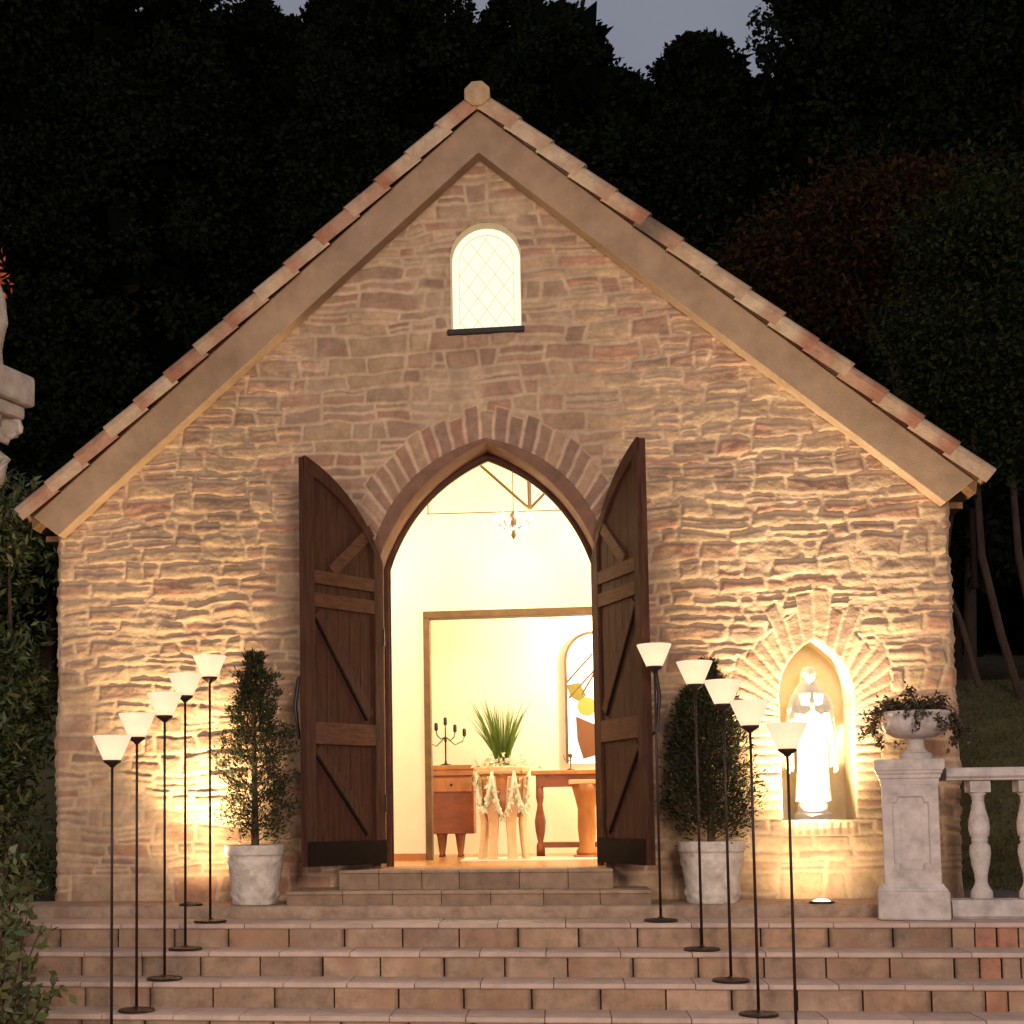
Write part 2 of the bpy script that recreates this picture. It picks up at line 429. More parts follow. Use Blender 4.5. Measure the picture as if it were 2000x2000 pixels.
    for A, semi in ((DOOR, 0), (NICHE, 0), (WIN, 1)):   # the face band covers the door edge
        hz, hwid = halfwidth(A, semi)
        w = np.interp(Z, hz, hwid, left=A['hw'], right=-1)
        inside = (np.abs(X - A['cx']) < w) & (Z >= A['z0']) & (Z < A['za'])
        keep &= ~inside
        for sgn in (-1, 1):
            for j, z in enumerate(zs):
                if z < A['z0'] or z >= A['za']: continue
                xe = A['cx'] + sgn * np.interp(z, hz, hwid)
                i = int(round((xe + HWALL) / st))
                slope_ok = True
                if abs(XX[i, j] - xe) < st * .75: XX[i, j] = xe; keep[i, j] = True; edge[i, j] = True
    H = H * np.where(part == 2, .50, .84)
    inb = (Z > .29) & (Z < BAND['za'] + .01) & (np.abs(X - BAND['cx']) < np.interp(Z, *halfwidth(BAND)) - .004)
    H = np.where(inb, -.008, H)
    H[edge] = -.03
    H = np.where(np.abs(X) > HWALL - .03, H - (.03 - (HWALL - np.abs(X))) * .8, H)
    XX = XX + np.sign(X) * sstep(HWALL - .12, HWALL, np.abs(X)) * (.010 * np.clip(D, 0, .03) / .03 + .030 * vnoise(X * 0, Z, 3.4, 260) + .012 * vnoise(X * 0, Z, 11, 261) + .004)
    nx, nz = X.shape
    idx = np.arange(nx * nz).reshape(nx, nz)
    F = np.stack([idx[:-1, :-1], idx[1:, :-1], idx[1:, 1:], idx[:-1, 1:]], -1).reshape(-1, 4)
    kk = keep.reshape(-1)
    xm = X[:-1, :-1].reshape(-1) + st / 2; zm = Z[:-1, :-1].reshape(-1)
    ok = kk[F].all(1) & (zm < 5.42 - RS * np.abs(xm))
    cp = part[:-1, :-1].reshape(-1)
    V = np.stack([XX.reshape(-1), -H.reshape(-1), ZZ.reshape(-1)], 1)
    CC = C.reshape(-1, 3)
    res = []
    for pi, nm in ((0, 'front_wall'), (1, 'door_arch'), (2, 'niche_arch')):
        f = F[ok & (cp == pi)]
        u, inv = np.unique(f, return_inverse=True)
        o = np_mesh(nm, V[u], inv.reshape(f.shape), M['wall'], chapel, smooth=True, col=CC[u])
        res.append(o)
    return res
fw = build_front_wall()
fw[1]['label'] = 'fan of narrow reddish stones over the doorway'
fw[2]['label'] = 'radiating thin stones round the statue niche'

# plain wall shell: sides and back
mb = MB(); mb.box(-3.07, -2.93, .02, 6.2, .05, 2.72); mb.build('side_wall', mat('side_stone', (.26, .17, .11), .9, var=.3, vscale=7, bump=.02, bscale=9), chapel)
mb = MB(); mb.box(2.93, 3.07, .02, 6.2, .05, 2.72); mb.build('side_wall', bpy.data.materials['side_stone'], chapel)
mb = MB(); mb.prism([(-3.07, .05), (3.07, .05), (3.07, 2.72), (0, 5.38), (-3.07, 2.72)], 6.06, 6.2); mb.build('back_wall', bpy.data.materials['side_stone'], chapel)
# inner leaf of the front wall (plaster inside, dark core), with the door opening
mb = MB()
op = arch_open(0, .78, .30, 2.50, 3.30, .085, 14)
mb.prism([(-2.93, .30), (-.81, .30), (-.81, 2.50), (-2.93, 2.50)], .22, .36)
mb.prism([(.81, .30), (2.93, .30), (2.93, 2.50), (.81, 2.50)], .27, .30) if False else None
mb.prism([(.81, .30), (1.90, .30), (1.90, 2.50), (.81, 2.50)], .22, .36)
mb.prism([(1.90, 1.95), (2.50, 1.95), (2.50, 2.50), (1.90, 2.50)], .22, .36)
mb.prism([(2.50, .30), (2.93, .30), (2.93, 2.50), (2.50, 2.50)], .22, .36)
mb.prism([(1.90, .30), (2.50, .30), (2.50, 1.95), (1.90, 1.95)], .40, .46)
pa = parch(0, .82, 2.50, 3.36, .125, 14)
for (a, b) in zip(pa[:-1], pa[1:]):
    mb.prism([a, b, (b[0], 5.36 - RS * abs(b[0])), (a[0], 5.36 - RS * abs(a[0]))], .22, .36)
mb.prism([(-2.93, 2.50), (-.81, 2.50), (-.81, 4.66), (-2.93, 2.84)], .22, .36)
mb.prism([(2.93, 2.50), (.81, 2.50), (.81, 4.66), (2.93, 2.84)], .22, .36)
mb.build('inner_wall', M['plaster'], chapel)

# door reveal
def arch_strip(A, off, n=18, z0=None):
    z0 = A['z0'] if z0 is None else z0
    k = off / math.sqrt(1 + 0)
    return arch_open(A['cx'], A['hw'] + off, z0, A['zs'], A['za'] + off * 1.25, A['sag'], n)
mb = MB(); mb.band(arch_open(BAND['cx'], DOOR['hw'], .30, 2.44, DOOR['za'], DOOR['sag'], 18), arch_open(BAND['cx'], BAND['hw'], .30, 2.44, BAND['za'] + .012, BAND['sag'], 18), -.022, .02)
mb.build('arch_band', M['reveal'], chapel, bevel=.006, label='smooth reddish band round the doorway')
mb = MB(); mb.band(arch_strip(DOOR, 0.001, z0=.30), arch_strip(DOOR, .05, z0=.30), .021, .37)
mb.build('door_reveal', M['reveal'], chapel)
mb = MB(); mb.band(arch_strip(DOOR, -.034, z0=.30), arch_strip(DOOR, -.001, z0=.30), .30, .37)
mb.band(arch_strip(DOOR, -.046, z0=.30), arch_strip(DOOR, -.034, z0=.30), .315, .35)
mb.build('door_frame', M['framered'], chapel, bevel=.004)
mb = MB(); mb.box(-.76, .78, -.02, .37, .25, .30); mb.build('door_sill', M['orange'], chapel, bevel=.006)

# gable boards (boxed verge)
nrm = 1 / math.sqrt(1 + RS * RS)
mb = MB()
e0z = Z_OUT0 - RS * 3.232
half = [(3.232, e0z), (3.092, Z_IN0 - RS * 3.092 + .010), (3.045, Z_IN0 - RS * 3.045)]
nseg_ = 14
top_ = [(3.232 * (1 - k / nseg_), Z_OUT0 - RS * 3.232 * (1 - k / nseg_)) for k in range(nseg_ + 1)]
bot_ = [(3.045 * (1 - k / nseg_), Z_IN0 - RS * 3.045 * (1 - k / nseg_)) for k in range(nseg_ + 1)]
tp = [(-x, z) for x, z in top_] + top_[::-1][1:]; bt = [(-x, z) for x, z in bot_] + bot_[::-1][1:]
mb.band(bt, tp, -.13, .03)
mb.build('gable_board', M['board'], chapel, bevel=.006)

# roof tiles
tile_pal = [(.47, .33, .22), (.44, .29, .19), (.50, .37, .25), (.40, .23, .15), (.46, .31, .20), (.38, .20, .13)]
def roof_side(sgn):
    rnd = random.Random(20 + sgn)
    mb = MB()
    slope = math.atan(RS); cs, sn = math.cos(slope), math.sin(slope)
    Lc = 3.285 / cs / 15
    def P(s, n, y):   # s down slope, n normal, y depth
        return (sgn * (s * cs + n * sn), y, 5.63 - s * sn + n * cs)
    prof = [(-.012, -.175, 0), (.062, -.177, 1), (.095, -.165, 1), (.118, -.135, 1), (.126, -.09, 1), (.112, -.04, 1), (.07, -.005, 1), (.02, .01, 1)]
    for i in range(15):
        s0 = i * Lc - (.03 if i else -.02); s1 = (i + 1) * Lc + .012
        c = rnd.choice(tile_pal); c2 = rnd.choice(tile_pal)
        if rnd.random() < .35: c2 = (.34, .155, .095)
        if rnd.random() < .10: c = (.16, .11, .085)
        nseg = 6; vs = []; cols = []
        jit = rnd.uniform(-.004, .004)
        for k in range(nseg + 1):
            t = k / nseg; s = s0 + (s1 - s0) * t
            lift = -.016 + .021 * t + jit
            cut = rnd.random() * .1
            for (n, y, _) in prof:
                vs.append(P(s, n + lift, y + .004 * t * (-1 if y < -.14 else 0)))
                q = min(1, max(0, (t - .35 + (y + .09) * 1.5) * 3))
                cols.append(tuple(c[j] * (1 - q) + c2[j] * q for j in range(3)))
        npf = len(prof); fs = []
        for k in range(nseg):
            for j in range(npf - 1): fs.append((k * npf + j, (k + 1) * npf + j, (k + 1) * npf + j + 1, k * npf + j + 1))
        o = len(vs)
        # thickness at the lower end
        for (n, y, _) in prof:
            vs.append(P(s1, max(n + .008 - .016, -.02), y + (.012 if y < -.09 else -.012))); cols.append(tuple(x * .8 for x in c2))
        for j in range(npf - 1): fs.append((nseg * npf + j, o + j, o + j + 1, nseg * npf + j + 1))
        fs.append(tuple(range(npf)))
        mb._add(vs, fs, cols)
    # barrel tile field behind the verge
    ys = np.arange(.10, 6.4, .235)
    for y in ys:
        for i in range(15):
            s0 = i * Lc - .03; s1 = (i + 1) * Lc + .012
            c = rnd.choice(tile_pal)
            vs = []; cols = []
            for s, lift in ((s0, -.01), (s1, .012)):
                for k in range(7):
                    a = PI * k / 6
                    vs.append(P(s, .012 + lift + .075 * math.sin(a), y - .095 * math.cos(a))); cols.append(c)
            fs = [(k, k + 1, 8 + k, 7 + k) for k in range(6)] + [tuple(range(7, 14))]
            mb._add(vs, fs, cols)
    o = mb.build('roof_tiles', M['tile'], chapel, smooth=False, attr=True)
    return o
for sgn in (-1, 1): roof_side(sgn)
# roof deck
for sgn in (-1, 1):
    mb = MB()
    mb.prism([(0, 5.625), (sgn * 3.26, 5.625 - RS * 3.26), (sgn * 3.25, 5.54 - RS * 3.25), (0, 5.54)], -.10, 6.5)
    mb.build('roof_deck', M['plaster'] if False else M['brownwood'], chapel)
# ridge cap with closed end
mb = MB()
seg = 8
ring = [(.094 * math.cos(2 * PI * (k + .5) / seg) * (1.02), 5.695 + .094 * math.sin(2 * PI * (k + .5) / seg)) for k in range(seg)]
mb.prism(ring, -.20, .05, col=(.42, .28, .17))
for k in range(1, 24):
    mb.prism([(x * .97, z + .004 * (k % 2)) for x, z in ring], .05 + (k - 1) * .27, .05 + k * .27, col=random.choice(tile_pal))
mb.build('ridge_tiles', M['tile'], chapel, attr=True, bevel=.008)
# eaves: fascia, soffit and downpipe on the right
for sgn in (-1, 1):
    mb = MB(); x0, x1 = (3.07, 3.20)
    mb.box(min(sgn * x0, sgn * x1), max(sgn * x0, sgn * x1), .035, 6.3, 2.68, 2.72)
    mb.build('eaves_soffit', M['brownwood'], chapel)
mb = MB(); mb.tube([(3.345, .34, 2.74), (3.345, .34, 2.2)], .020, 10); mb.tube([(3.345, .34, 2.22), (3.345, .34, 2.18)], .027, 10); mb.build('downpipe', M['shadestrip_pipe'], chapel)

# gable window: rough reveal, glowing pane, lead lattice, sill
def semi(A, off, n=20, z0=None):
    z0 = A['z0'] if z0 is None else z0
    pts = [(A['cx'] - A['hw'] - off, z0)]
    for k in range(n + 1):
        a = PI - PI * k / n
        pts.append((A['cx'] + (A['hw'] + off) * math.cos(a), A['zs'] + (A['za'] - A['zs'] + off) * math.sin(a)))
    pts.append((A['cx'] + A['hw'] + off, z0)); return pts
mb = MB(); mb.band(semi(WIN, -.002), semi(WIN, .03), .008, .20); wr = mb.build('window_reveal', M['cream'], chapel)
win = bpy.data.objects.new('window', None)
mb = MB(); mb.prism(semi(WIN, .0), .10, .118); wo = mb.build('window', M['glow'], chapel)
mb = MB()
inner = semi(WIN, -.055, z0=WIN['z0'] + .03)
mb.band(semi(WIN, -.049, z0=WIN['z0'] + .03), inner, .090, .099)
for k in range(-7, 8):
    for sg in (-1, 1):
        pts = []
        for t in np.linspace(-1, 1, 161):
            x = WIN['cx'] + t * .19; z = 4.42 + sg * (x - WIN['cx']) * 1.35 + k * .17
            inside = abs(t) <= 1 and z > WIN['z0'] + .03 and (z < WIN['zs'] or (x - WIN['cx']) ** 2 + (z - WIN['zs']) ** 2 < .186 ** 2)
            if inside: pts.append((x, .095, z))
        if len(pts) > 6: mb.tube([pts[0], pts[-1]], .0032, 5)
mb.build('lead_lattice', M['lead'], wo)
mb = MB(); mb.box(WIN['cx'] - .275, WIN['cx'] + .265, -.045, .13, 4.035, 4.072); mb.build('window_sill', M['iron'], chapel, bevel=.006)

# niche: recess with rendered back
mb = MB()
mb.band(arch_open(NICHE['cx'], NICHE['hw'], .605, NICHE['zs'], NICHE['za'], NICHE['sag'], 16), arch_open(NICHE['cx'], NICHE['hw'] + .03, .605, NICHE['zs'], NICHE['za'] + .04, NICHE['sag'], 16), .008, .36)
mb.prism(arch_open(NICHE['cx'], NICHE['hw'] + .02, .56, NICHE['zs'], NICHE['za'] + .03, NICHE['sag'], 16), .34, .38)
mb.box(NICHE['cx'] - NICHE['hw'] - .02, NICHE['cx'] + NICHE['hw'] + .02, .0, .36, .55, .603)
mb.build('statue_niche', M['cream'], chapel)

# ---- doors
def build_door(side):
    """leaf in local coordinates: x from hinge to free edge, z up, visible face at y=0 (towards -y)"""
    w = .735; z0 = .335; zs, za = 2.42, 3.060
    curve = arc_pts(0, zs, w, za, .105, 18)
    def top(u): return float(np.interp(u, [c[0] for c in curve], [c[1] for c in curve]))
    sx = 1
    mb = MB(); npl = 7
    for i in range(npl):
        a = i * w / npl + .0015; b = (i + 1) * w / npl - .0015
        us = np.linspace(a, b, 5)
        mb.prism([(a, z0), (b, z0)] + [(u, top(u) - .004) for u in us[::-1]], .0, .042)
    leaf = mb.build('door', M['door'], chapel, bevel=.003)
    fr = MB()
    fr.prism([(0, z0), (.085, z0), (.085, top(.085) - .02), (0, top(0))], -.022, 0.0)
    fr.prism([(w - .085, z0), (w, z0), (w, top(w)), (w - .085, top(w - .085))], -.022, 0.0)
    outer = [c for c in curve]
    inner = [(max(.0, u), z - .105 + .02 * t) for t, (u, z) in zip(np.linspace(1, 0, len(curve)), curve)]
    fr.band(inner, outer, -.024, -.001)
    fr.build('door_stile', M['door'], leaf, bevel=.004)
    for a, b in ((2.21, 2.30), (2.055, 2.15), (1.14, 1.285)):
        r = MB(); r.box(.083, w - .083, -.020, -.001, a, b); r.build('rail', M['doorlt'], leaf, bevel=.004)
    def brace_or_shade_strip(p, q, wd, mt, y):
        d = Vector((q[0] - p[0], q[1] - p[1])); n = Vector((-d.y, d.x)).normalized() * wd / 2
        b = MB(); b.prism([(p[0] + n.x, p[1] + n.y), (q[0] + n.x, q[1] + n.y), (q[0] - n.x, q[1] - n.y), (p[0] - n.x, p[1] - n.y)], y, -.001)
        b.build('brace_or_shade_strip', mt, leaf, bevel=.003)
    # u=0 hinge, u=w free edge
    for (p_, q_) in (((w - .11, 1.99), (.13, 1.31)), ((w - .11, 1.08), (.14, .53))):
        brace_or_shade_strip((p_[0] + .0, p_[1] + .03), (q_[0] + .0, q_[1] + .03), .085, M['door'], -.017)
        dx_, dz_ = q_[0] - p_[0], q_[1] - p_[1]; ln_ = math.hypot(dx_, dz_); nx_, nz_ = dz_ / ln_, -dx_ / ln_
        brace_or_shade_strip((p_[0] - nx_ * .038, p_[1] + .03 - nz_ * .038), (q_[0] - nx_ * .038, q_[1] + .03 - nz_ * .038), .020, M['shadestrip_pipe'], -.0185)  # dark strip paints the shadow gap along the board's edge
    brace_or_shade_strip((.10, 2.64), (w - .25, 2.31), .085, M['doorlt'], -.018)
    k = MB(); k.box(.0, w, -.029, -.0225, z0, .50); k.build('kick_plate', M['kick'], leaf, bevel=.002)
    h = MB(); h.tube([(w - .06, .043, 1.62), (w - .03, .085, 1.58), (w - .01, .10, 1.40), (w - .03, .085, 1.18), (w - .06, .043, 1.14)], .013, 8)
    h.build('door_handle', M['iron'], leaf, smooth=True)
    for z in (.75, 1.9):
        g = MB(); g.tube([(0.0, -.012, z - .06), (0.0, -.012, z + .06)], .016, 8); g.build('hinge', M['iron'], leaf)
    if side > 0:
        leaf.location = (.745, -.035, 0); leaf.rotation_euler = (0, 0, -R(67.5))
    else:
        # mirror the mesh so that the framed face still looks outward
        for o in [leaf] + list(leaf.children):
            me = o.data
            co = np.empty(len(me.vertices) * 3); me.vertices.foreach_get("co", co)
            co = co.reshape(-1, 3); co[:, 0] *= -1; me.vertices.foreach_set("co", co.ravel())
            me.flip_normals()
        leaf.location = (-.735, -.035, 0); leaf.rotation_euler = (0, 0, R(53))
    return leaf
dl = build_door(-1); dr = build_door(1)
dl['label'] = 'door leaf folded out beside the left potted conifer'
dr['label'] = 'door leaf folded out beside the right potted conifer'

# ---- interior
FZ = .30
mb = MB(); mb.box(-2.93, 2.93, .37, 6.06, .22, FZ); mb.build('wood_floor', M['woodfloor'], chapel)
mb = MB()
mb.box(-2.92, -2.90, .26, 3.4, FZ, 2.75); mb.box(2.90, 2.92, .26, 3.4, FZ, 2.75)
mb.prism([(-2.92, FZ), (2.92, FZ), (2.92, 2.75), (0, 5.22), (-2.92, 2.75)], 3.25, 3.33)
mb.build('inner_wall', M['plaster'], chapel)
for sgn in (-1, 1):
    mb = MB(); mb.prism([(0, 5.33), (sgn * 2.93, 5.33 - RS * 2.93), (sgn * 2.93, 5.29 - RS * 2.93), (0, 5.29)], .26, 3.25); mb.build('ceiling', M['plaster'], chapel)
# partition with framed opening
PY = 1.6
mb = MB()
mb.box(-2.9, -.60, PY, PY + .10, FZ, 2.75)
mb.box(-.60, 1.35, PY, PY + .10, 2.31, 2.75)
mb.box(1.35, 2.9, PY, PY + .10, FZ, 2.75)
mb.prism([(-2.9, 2.75), (2.9, 2.75), (0, 5.24)], PY, PY + .10)
mb.build('partition_wall', M['plaster'], chapel)
mb = MB(); mb.box(-.60, -.548, PY - .015, PY + .12, FZ, 2.31); mb.box(-.60, 1.40, PY - .02, PY + .12, 2.262, 2.318); mb.box(1.35, 1.40, PY - .015, PY + .12, FZ, 2.262)
mb.build('partition_frame', M['framewood'], chapel, bevel=.003)
mb = MB(); mb.box(-2.9, -.602, PY - .014, PY - .001, FZ, FZ + .055); mb.build('skirting', M['orange'], chapel)
mb = MB(); mb.box(-.3, 1.3, 1.28, 2.0, FZ + .001, FZ + .012); mb.build('floor_mat', M['plaster'], chapel)
# truss
mb = MB()
a = (.293, .95, 2.99)
mb.tube([a, (-.085, .95, 3.35)], .012, 6); mb.tube([a, (.60, .95, 3.30)], .012, 6); mb.tube([a, (.287, .95, 3.9)], .018, 6)
mb.build('roof_truss', M['framewood'], chapel)
mb = MB(); mb.tube([(-.5, .97, 2.985), (1.3, .97, 2.968)], .0045, 6); mb.tube([(-.49, .97, 2.985), (-.49, .97, 3.07)], .006, 6); mb.build('tie_rod', M['framewood'], chapel)
# stained glass window in the back wall
sw = MB(); A = dict(cx=.80, hw=.245, z0=1.12, zs=2.06, za=2.32)
pts = semi(A, 0); sw.prism(pts, 3.22, 3.245); stg = sw.build('stained_glass_window', M['artglass'], chapel)
mb = MB(); mb.band(semi(A, -.012), semi(A, .012), 3.20, 3.219)
for pq in (((-.24, 1.86), (.0, 2.12)), ((-.22, 1.72), (.1, 2.06)), ((-.1, 1.75), (.02, 1.95))):
    (x0, z0_), (x1, z1) = pq; mb.tube([(A['cx'] + x0, 3.21, z0_), (A['cx'] + x1, 3.21, z1)], .009, 5)
mb.build('window_lead', M['framewood'], stg)
mb = MB(); mb.lathe([(.001, -.004), (.085, -.004), (.085, .004), (.001, .004)], 20, mtx=Matrix.Translation((A['cx'] - .06, 3.21, 1.64)) @ Matrix.Rotation(PI / 2, 4, 'X')); mb.build('glass_medallion', M['amber'], stg)
mb = MB(); mb.prism([(A['cx'] - .16, 1.55), (A['cx'] + .02, 1.47), (A['cx'] + .05, 1.2), (A['cx'] - .10, 1.16), (A['cx'] - .15, 1.33)], 3.205, 3.218); mb.build('glass_panel', M['brownglass'], stg)
mb = MB(); mb.prism([(A['cx'] - .24, 1.84), (A['cx'] - .12, 1.86), (A['cx'] - .06, 1.74), (A['cx'] - .13, 1.69), (A['cx'] - .20, 1.73)], 3.205, 3.218); mb.build('glass_panel', mat('olive_glass', (.18, .14, .03), .4), stg)

# chandelier
ch = thing('chandelier', 'small crystal chandelier glowing white below the ceiling tie rod', 'chandelier', (.165, 1.0, 2.93))
mb = MB(); mb.tube([(0, 0, .05), (0, 0, 1.9)], .004, 6); mb.build('chain', M['iron'], ch)
mb = MB(); mb.lathe([(.004, -.16), (.02, -.13), (.012, -.09), (.03, -.05), (.018, 0), (.028, .03), (.006, .06)], 12); mb.build('stem', M['framewood'], ch, smooth=True)
for k in range(8):
    a = k * PI / 4 + .2
    p = [(0, 0, -.04)] + [(r * math.cos(a), r * math.sin(a), z) for r, z in ((.05, -.075), (.10, -.06), (.135, -.015))]
    mb = MB(); mb.tube(p, .005, 6); mb.build('arm', M['framewood'], ch)
    mb = MB(); mb.lathe([(.003, -.015), (.014, .0), (.016, .02), (.003, .05)], 8, c=(p[-1][0], p[-1][1], p[-1][2])); mb.build('bulb', M['crystal'], ch, smooth=True)
mb = MB()
for k in range(30):
    a = random.uniform(0, 2 * PI); r = random.uniform(.02, .12); z = -.05 - random.random() * .09 * (1 - r / .16)
    mb.lathe([(.001, -.014), (.007, 0), (.001, .014)], 5, c=(r * math.cos(a), r * math.sin(a), z))
mb.build('crystal_drops', M['crystal'], ch)

# cabinet with candelabrum
cab = thing('cabinet', 'red brown wooden cabinet on legs under the candelabrum', 'cabinet', (-.445, 2.45, FZ))
mb = MB(); mb.box(-.19, .19, -.10, .22, .20, .70); mb.build('body', M['redwood'], cab, bevel=.006)
mb = MB(); mb.box(-.20, .20, -.12, .24, .75, .79); mb.box(-.19, .19, -.11, .22, .70, .75); mb.build('cabinet_top', M['orange'], cab, bevel=.004)
mb = MB(); mb.box(-.17, .17, -.115, -.101, .56, .68); dwr = mb.build('drawer', M['orange'], cab, bevel=.004)
mb = MB(); mb.lathe([(.002, 0), (.012, .006), (.002, .02)], 8, mtx=Matrix.Translation((0, -.12, .62)) @ Matrix.Rotation(PI / 2, 4, 'X')); mb.build('knob', M['iron'], dwr)
for x, y in ((-.10, -.05), (.06, -.05), (-.10, .17), (.06, .17)):
    mb = MB(); mb.lathe([(.022, -.02 * 0), (.016, .03), (.026, .10), (.034, .17), (.045, .21)], 10, c=(x, y, 0)); mb.build('leg', M['redwood'], cab, smooth=True)
cnd = thing('candelabrum', 'dark iron five arm candelabrum standing on the cabinet', 'candelabrum', (-.50, 2.45, FZ + .79))
mb = MB(); mb.lathe([(.05, 0), (.05, .008), (.012, .02), (.007, .05), (.007, .20), (.014, .22), (.006, .25), (.006, .33)], 12); mb.build('stem', M['iron'], cnd, smooth=True)
for x, y, z in ((-.16, .0, .27), (-.075, -.06, .33), (.0, .0, .38), (.08, .05, .32), (.165, 0, .28)):
    mb = MB(); mb.tube([(0, 0, .25), (x * .5, y * .5, z - .10), (x * .9, y * .9, z - .07), (x, y, z - .03)], .005, 6); mb.build('arm', M['iron'], cnd)
    mb = MB(); mb.lathe([(.006, -.03), (.016, -.02), (.016, .02), (.012, .04)], 8, c=(x, y, z)); mb.build('candle_cup', M['iron'], cnd)
# console table
con = thing('console_table', 'orange wooden console table with turned legs and low stretcher', 'table', (.66, 2.25, FZ))
mb = MB(); mb.box(-.42, .50, -.16, .20, .69, .725); mb.build('table_top', M['orange'], con, bevel=.005)
mb = MB(); mb.box(-.38, .46, -.13, .17, .59, .69); mb.build('apron', M['redwood'], con, bevel=.004)
for x in (-.35, .42):
    for y in (-.10, .14):
        mb = MB(); mb.lathe([(.035, 0), (.035, .10), (.022, .13), (.040, .22), (.046, .30), (.020, .44), (.032, .50), (.030, .60)], 12, c=(x, y, 0)); mb.build('leg', M['redwood'], con, smooth=True)
mb = MB(); mb.box(-.33, .42, -.12, .15, .08, .125); mb.build('stretcher', M['redwood'], con, bevel=.004)
ped0 = thing('pedestal_stand', 'orange carved pedestal stand in front of the console table', 'stand', (.69, 1.8, FZ))
mb = MB(); mb.box(-.14, .16, -.11, .11, .60, .635); mb.build('stand_top', M['peach'], ped0, bevel=.006)
mb = MB(); mb.lathe([(.085, .03), (.09, .06), (.06, .10), (.075, .25), (.07, .40), (.10, .52), (.12, .60)], 16); mb.build('shaft', M['orange'], ped0, smooth=True)
mb = MB(); mb.box(-.11, .11, -.10, .10, 0, .03); mb.build('base', M['orange'], ped0, bevel=.006)
bell = thing('candle_holder', 'tiny glass candle holder on the console table by the window', 'candle holder', (.575, 2.2, FZ + .725))
mb = MB(); mb.lathe([(.035, 0), (.03, .012), (.006, .02), (.006, .10), (.018, .12), (.018, .14)], 12); mb.build('holder', M['framewood'], bell, smooth=True)
mb = MB(); mb.tube([(-.06, 0, .13), (-.05, 0, .09), (0, 0, .08)], .004, 5); mb.build('handle', M['framewood'], bell)

# flower stand: round table on splayed legs, lace garlands, grass bouquet
rs_l = np.random.RandomState(8)
fs = thing('flower_stand', 'pale wooden stand with lace swags and four flat legs', 'stand', (.03, 1.5, FZ))
mb = MB(); mb.lathe([(.20, .68), (.21, .70), (.21, .73), (.19, .74)], 28); mb.build('top', M['peach'], fs, smooth=False)
mb = MB()
mb.lathe([(.165, .34), (.18, .45), (.19, .68)], 20); mb.build('drum', M['orange'], fs, smooth=True)
for i, (a) in enumerate((200, 245, 293, 340, 30, 150)):
    a = R(a); mt_ = Matrix.Rotation(a, 4, 'Z')
    mb = MB()
    prof = [(.20, .66, .035), (.19, .45, .05), (.165, .30, .042), (.175, .15, .034), (.195, 0, .04)]
    vs = []
    for r, z, w in prof:
        for dx, dy in ((-.012, -w), (.012, -w), (.012, w), (-.012, w)): vs.append(mt_ @ Vector((r + dx, dy, z)))
    ff = []
    for k in range(len(prof) - 1):
        for j in range(4): ff.append((k * 4 + j, k * 4 + (j + 1) % 4, (k + 1) * 4 + (j + 1) % 4, (k + 1) * 4 + j))
    ff += [(0, 1, 2, 3), (16, 17, 18, 19)]
    mb._add(vs, ff); mb.build('leg', M['peach'], fs, bevel=.004)
for i, a0 in enumerate((205, 250, 295)):
    pts = []
    for t in np.linspace(0, 1, 12):
        a = R(a0 + 45 * t); pts.append((.225 * math.cos(a), .225 * math.sin(a), .70 - (.30 + .05 * (i == 1)) * math.sin(PI * t) ** .8))
    mb = MB(); mb.tube(pts, [.012 + .008 * math.sin(PI * t) for t in np.linspace(0, 1, 12)], 6); lo_ = mb.build('lace_swag', M['lace'], fs, smooth=True)
    Pr = np.array([pts[k] for k in rs_l.randint(1, 11, 130)]) + rs_l.normal(size=(130, 3)) * .010 + (0, -.008, -.006)
    V, F = leaf_cloud(Pr, np.tile((0, -.3, -1.), (130, 1)), .035, .7, 300 + i, jitter=.5)
    np_mesh('lace_frill', V, F, M['lace'], lo_)

def leaf_cols(n, base, var, seed, alt=None, pa=.0):
    rs = np.random.RandomState(seed)
    c = np.array(base)[None] * (1 + var * rs.uniform(-1, 1, (n, 1))) * (1 + .15 * rs.uniform(-1, 1, (n, 3)))
    if alt is not None:
        k = rs.rand(n) < pa; c[k] = np.array(alt)[None] * (1 + var * rs.uniform(-1, 1, (k.sum(), 1)))
    return np.repeat(c, 4, 0)

bq = thing('grass_bouquet', 'tall green grass bouquet with white flowers on the lace stand', 'bouquet', (.03, 1.5, FZ + .74))
rs = np.random.RandomState(4)
mb = MB()
for i in range(95):
    a = rs.uniform(0, 2 * PI); lean = rs.uniform(.0, .27) ** 1.0; h = rs.uniform(.32, .56)
    r0 = .045 * math.sqrt(rs.rand()); w = rs.uniform(.004, .008)
    x0, y0 = r0 * math.cos(a), r0 * math.sin(a); dx, dy = math.cos(a), math.sin(a)
    px_, py_ = -math.sin(a + 1.2), math.cos(a + 1.2)
    vs = []
    for t in (0, .35, .7, 1):
        q = lean * t ** 1.5
        c = (x0 + dx * q, y0 + dy * q, h * t); ww = w * (1, 1.2, .8, .1)[(0, .35, .7, 1).index(t)]
        vs += [(c[0] - px_ * ww, c[1] - py_ * ww, c[2]), (c[0] + px_ * ww, c[1] + py_ * ww, c[2])]
    mb._add(vs, [(0, 1, 3, 2), (2, 3, 5, 4), (4, 5, 7, 6)])
mb.build('grass_blades', mat('grass_blades', (.13, .19, .035), .5, var=.3, vscale=20, trans=.3), bq)
n = 220; P = rs.normal(size=(n, 3)) * np.array((.09, .07, .028)) + np.array((0, -.05, .02))
V, F = leaf_cloud(P, P * 3, .045, .6, 9)
np_mesh('flower_heads', V, F, M['lace'], bq)
n = 130; P = rs.normal(size=(n, 3)) * np.array((.10, .05, .05)) + np.array((.0, -.12, -.10))
V, F = leaf_cloud(P, P, .05, .4, 10, droop=.6)
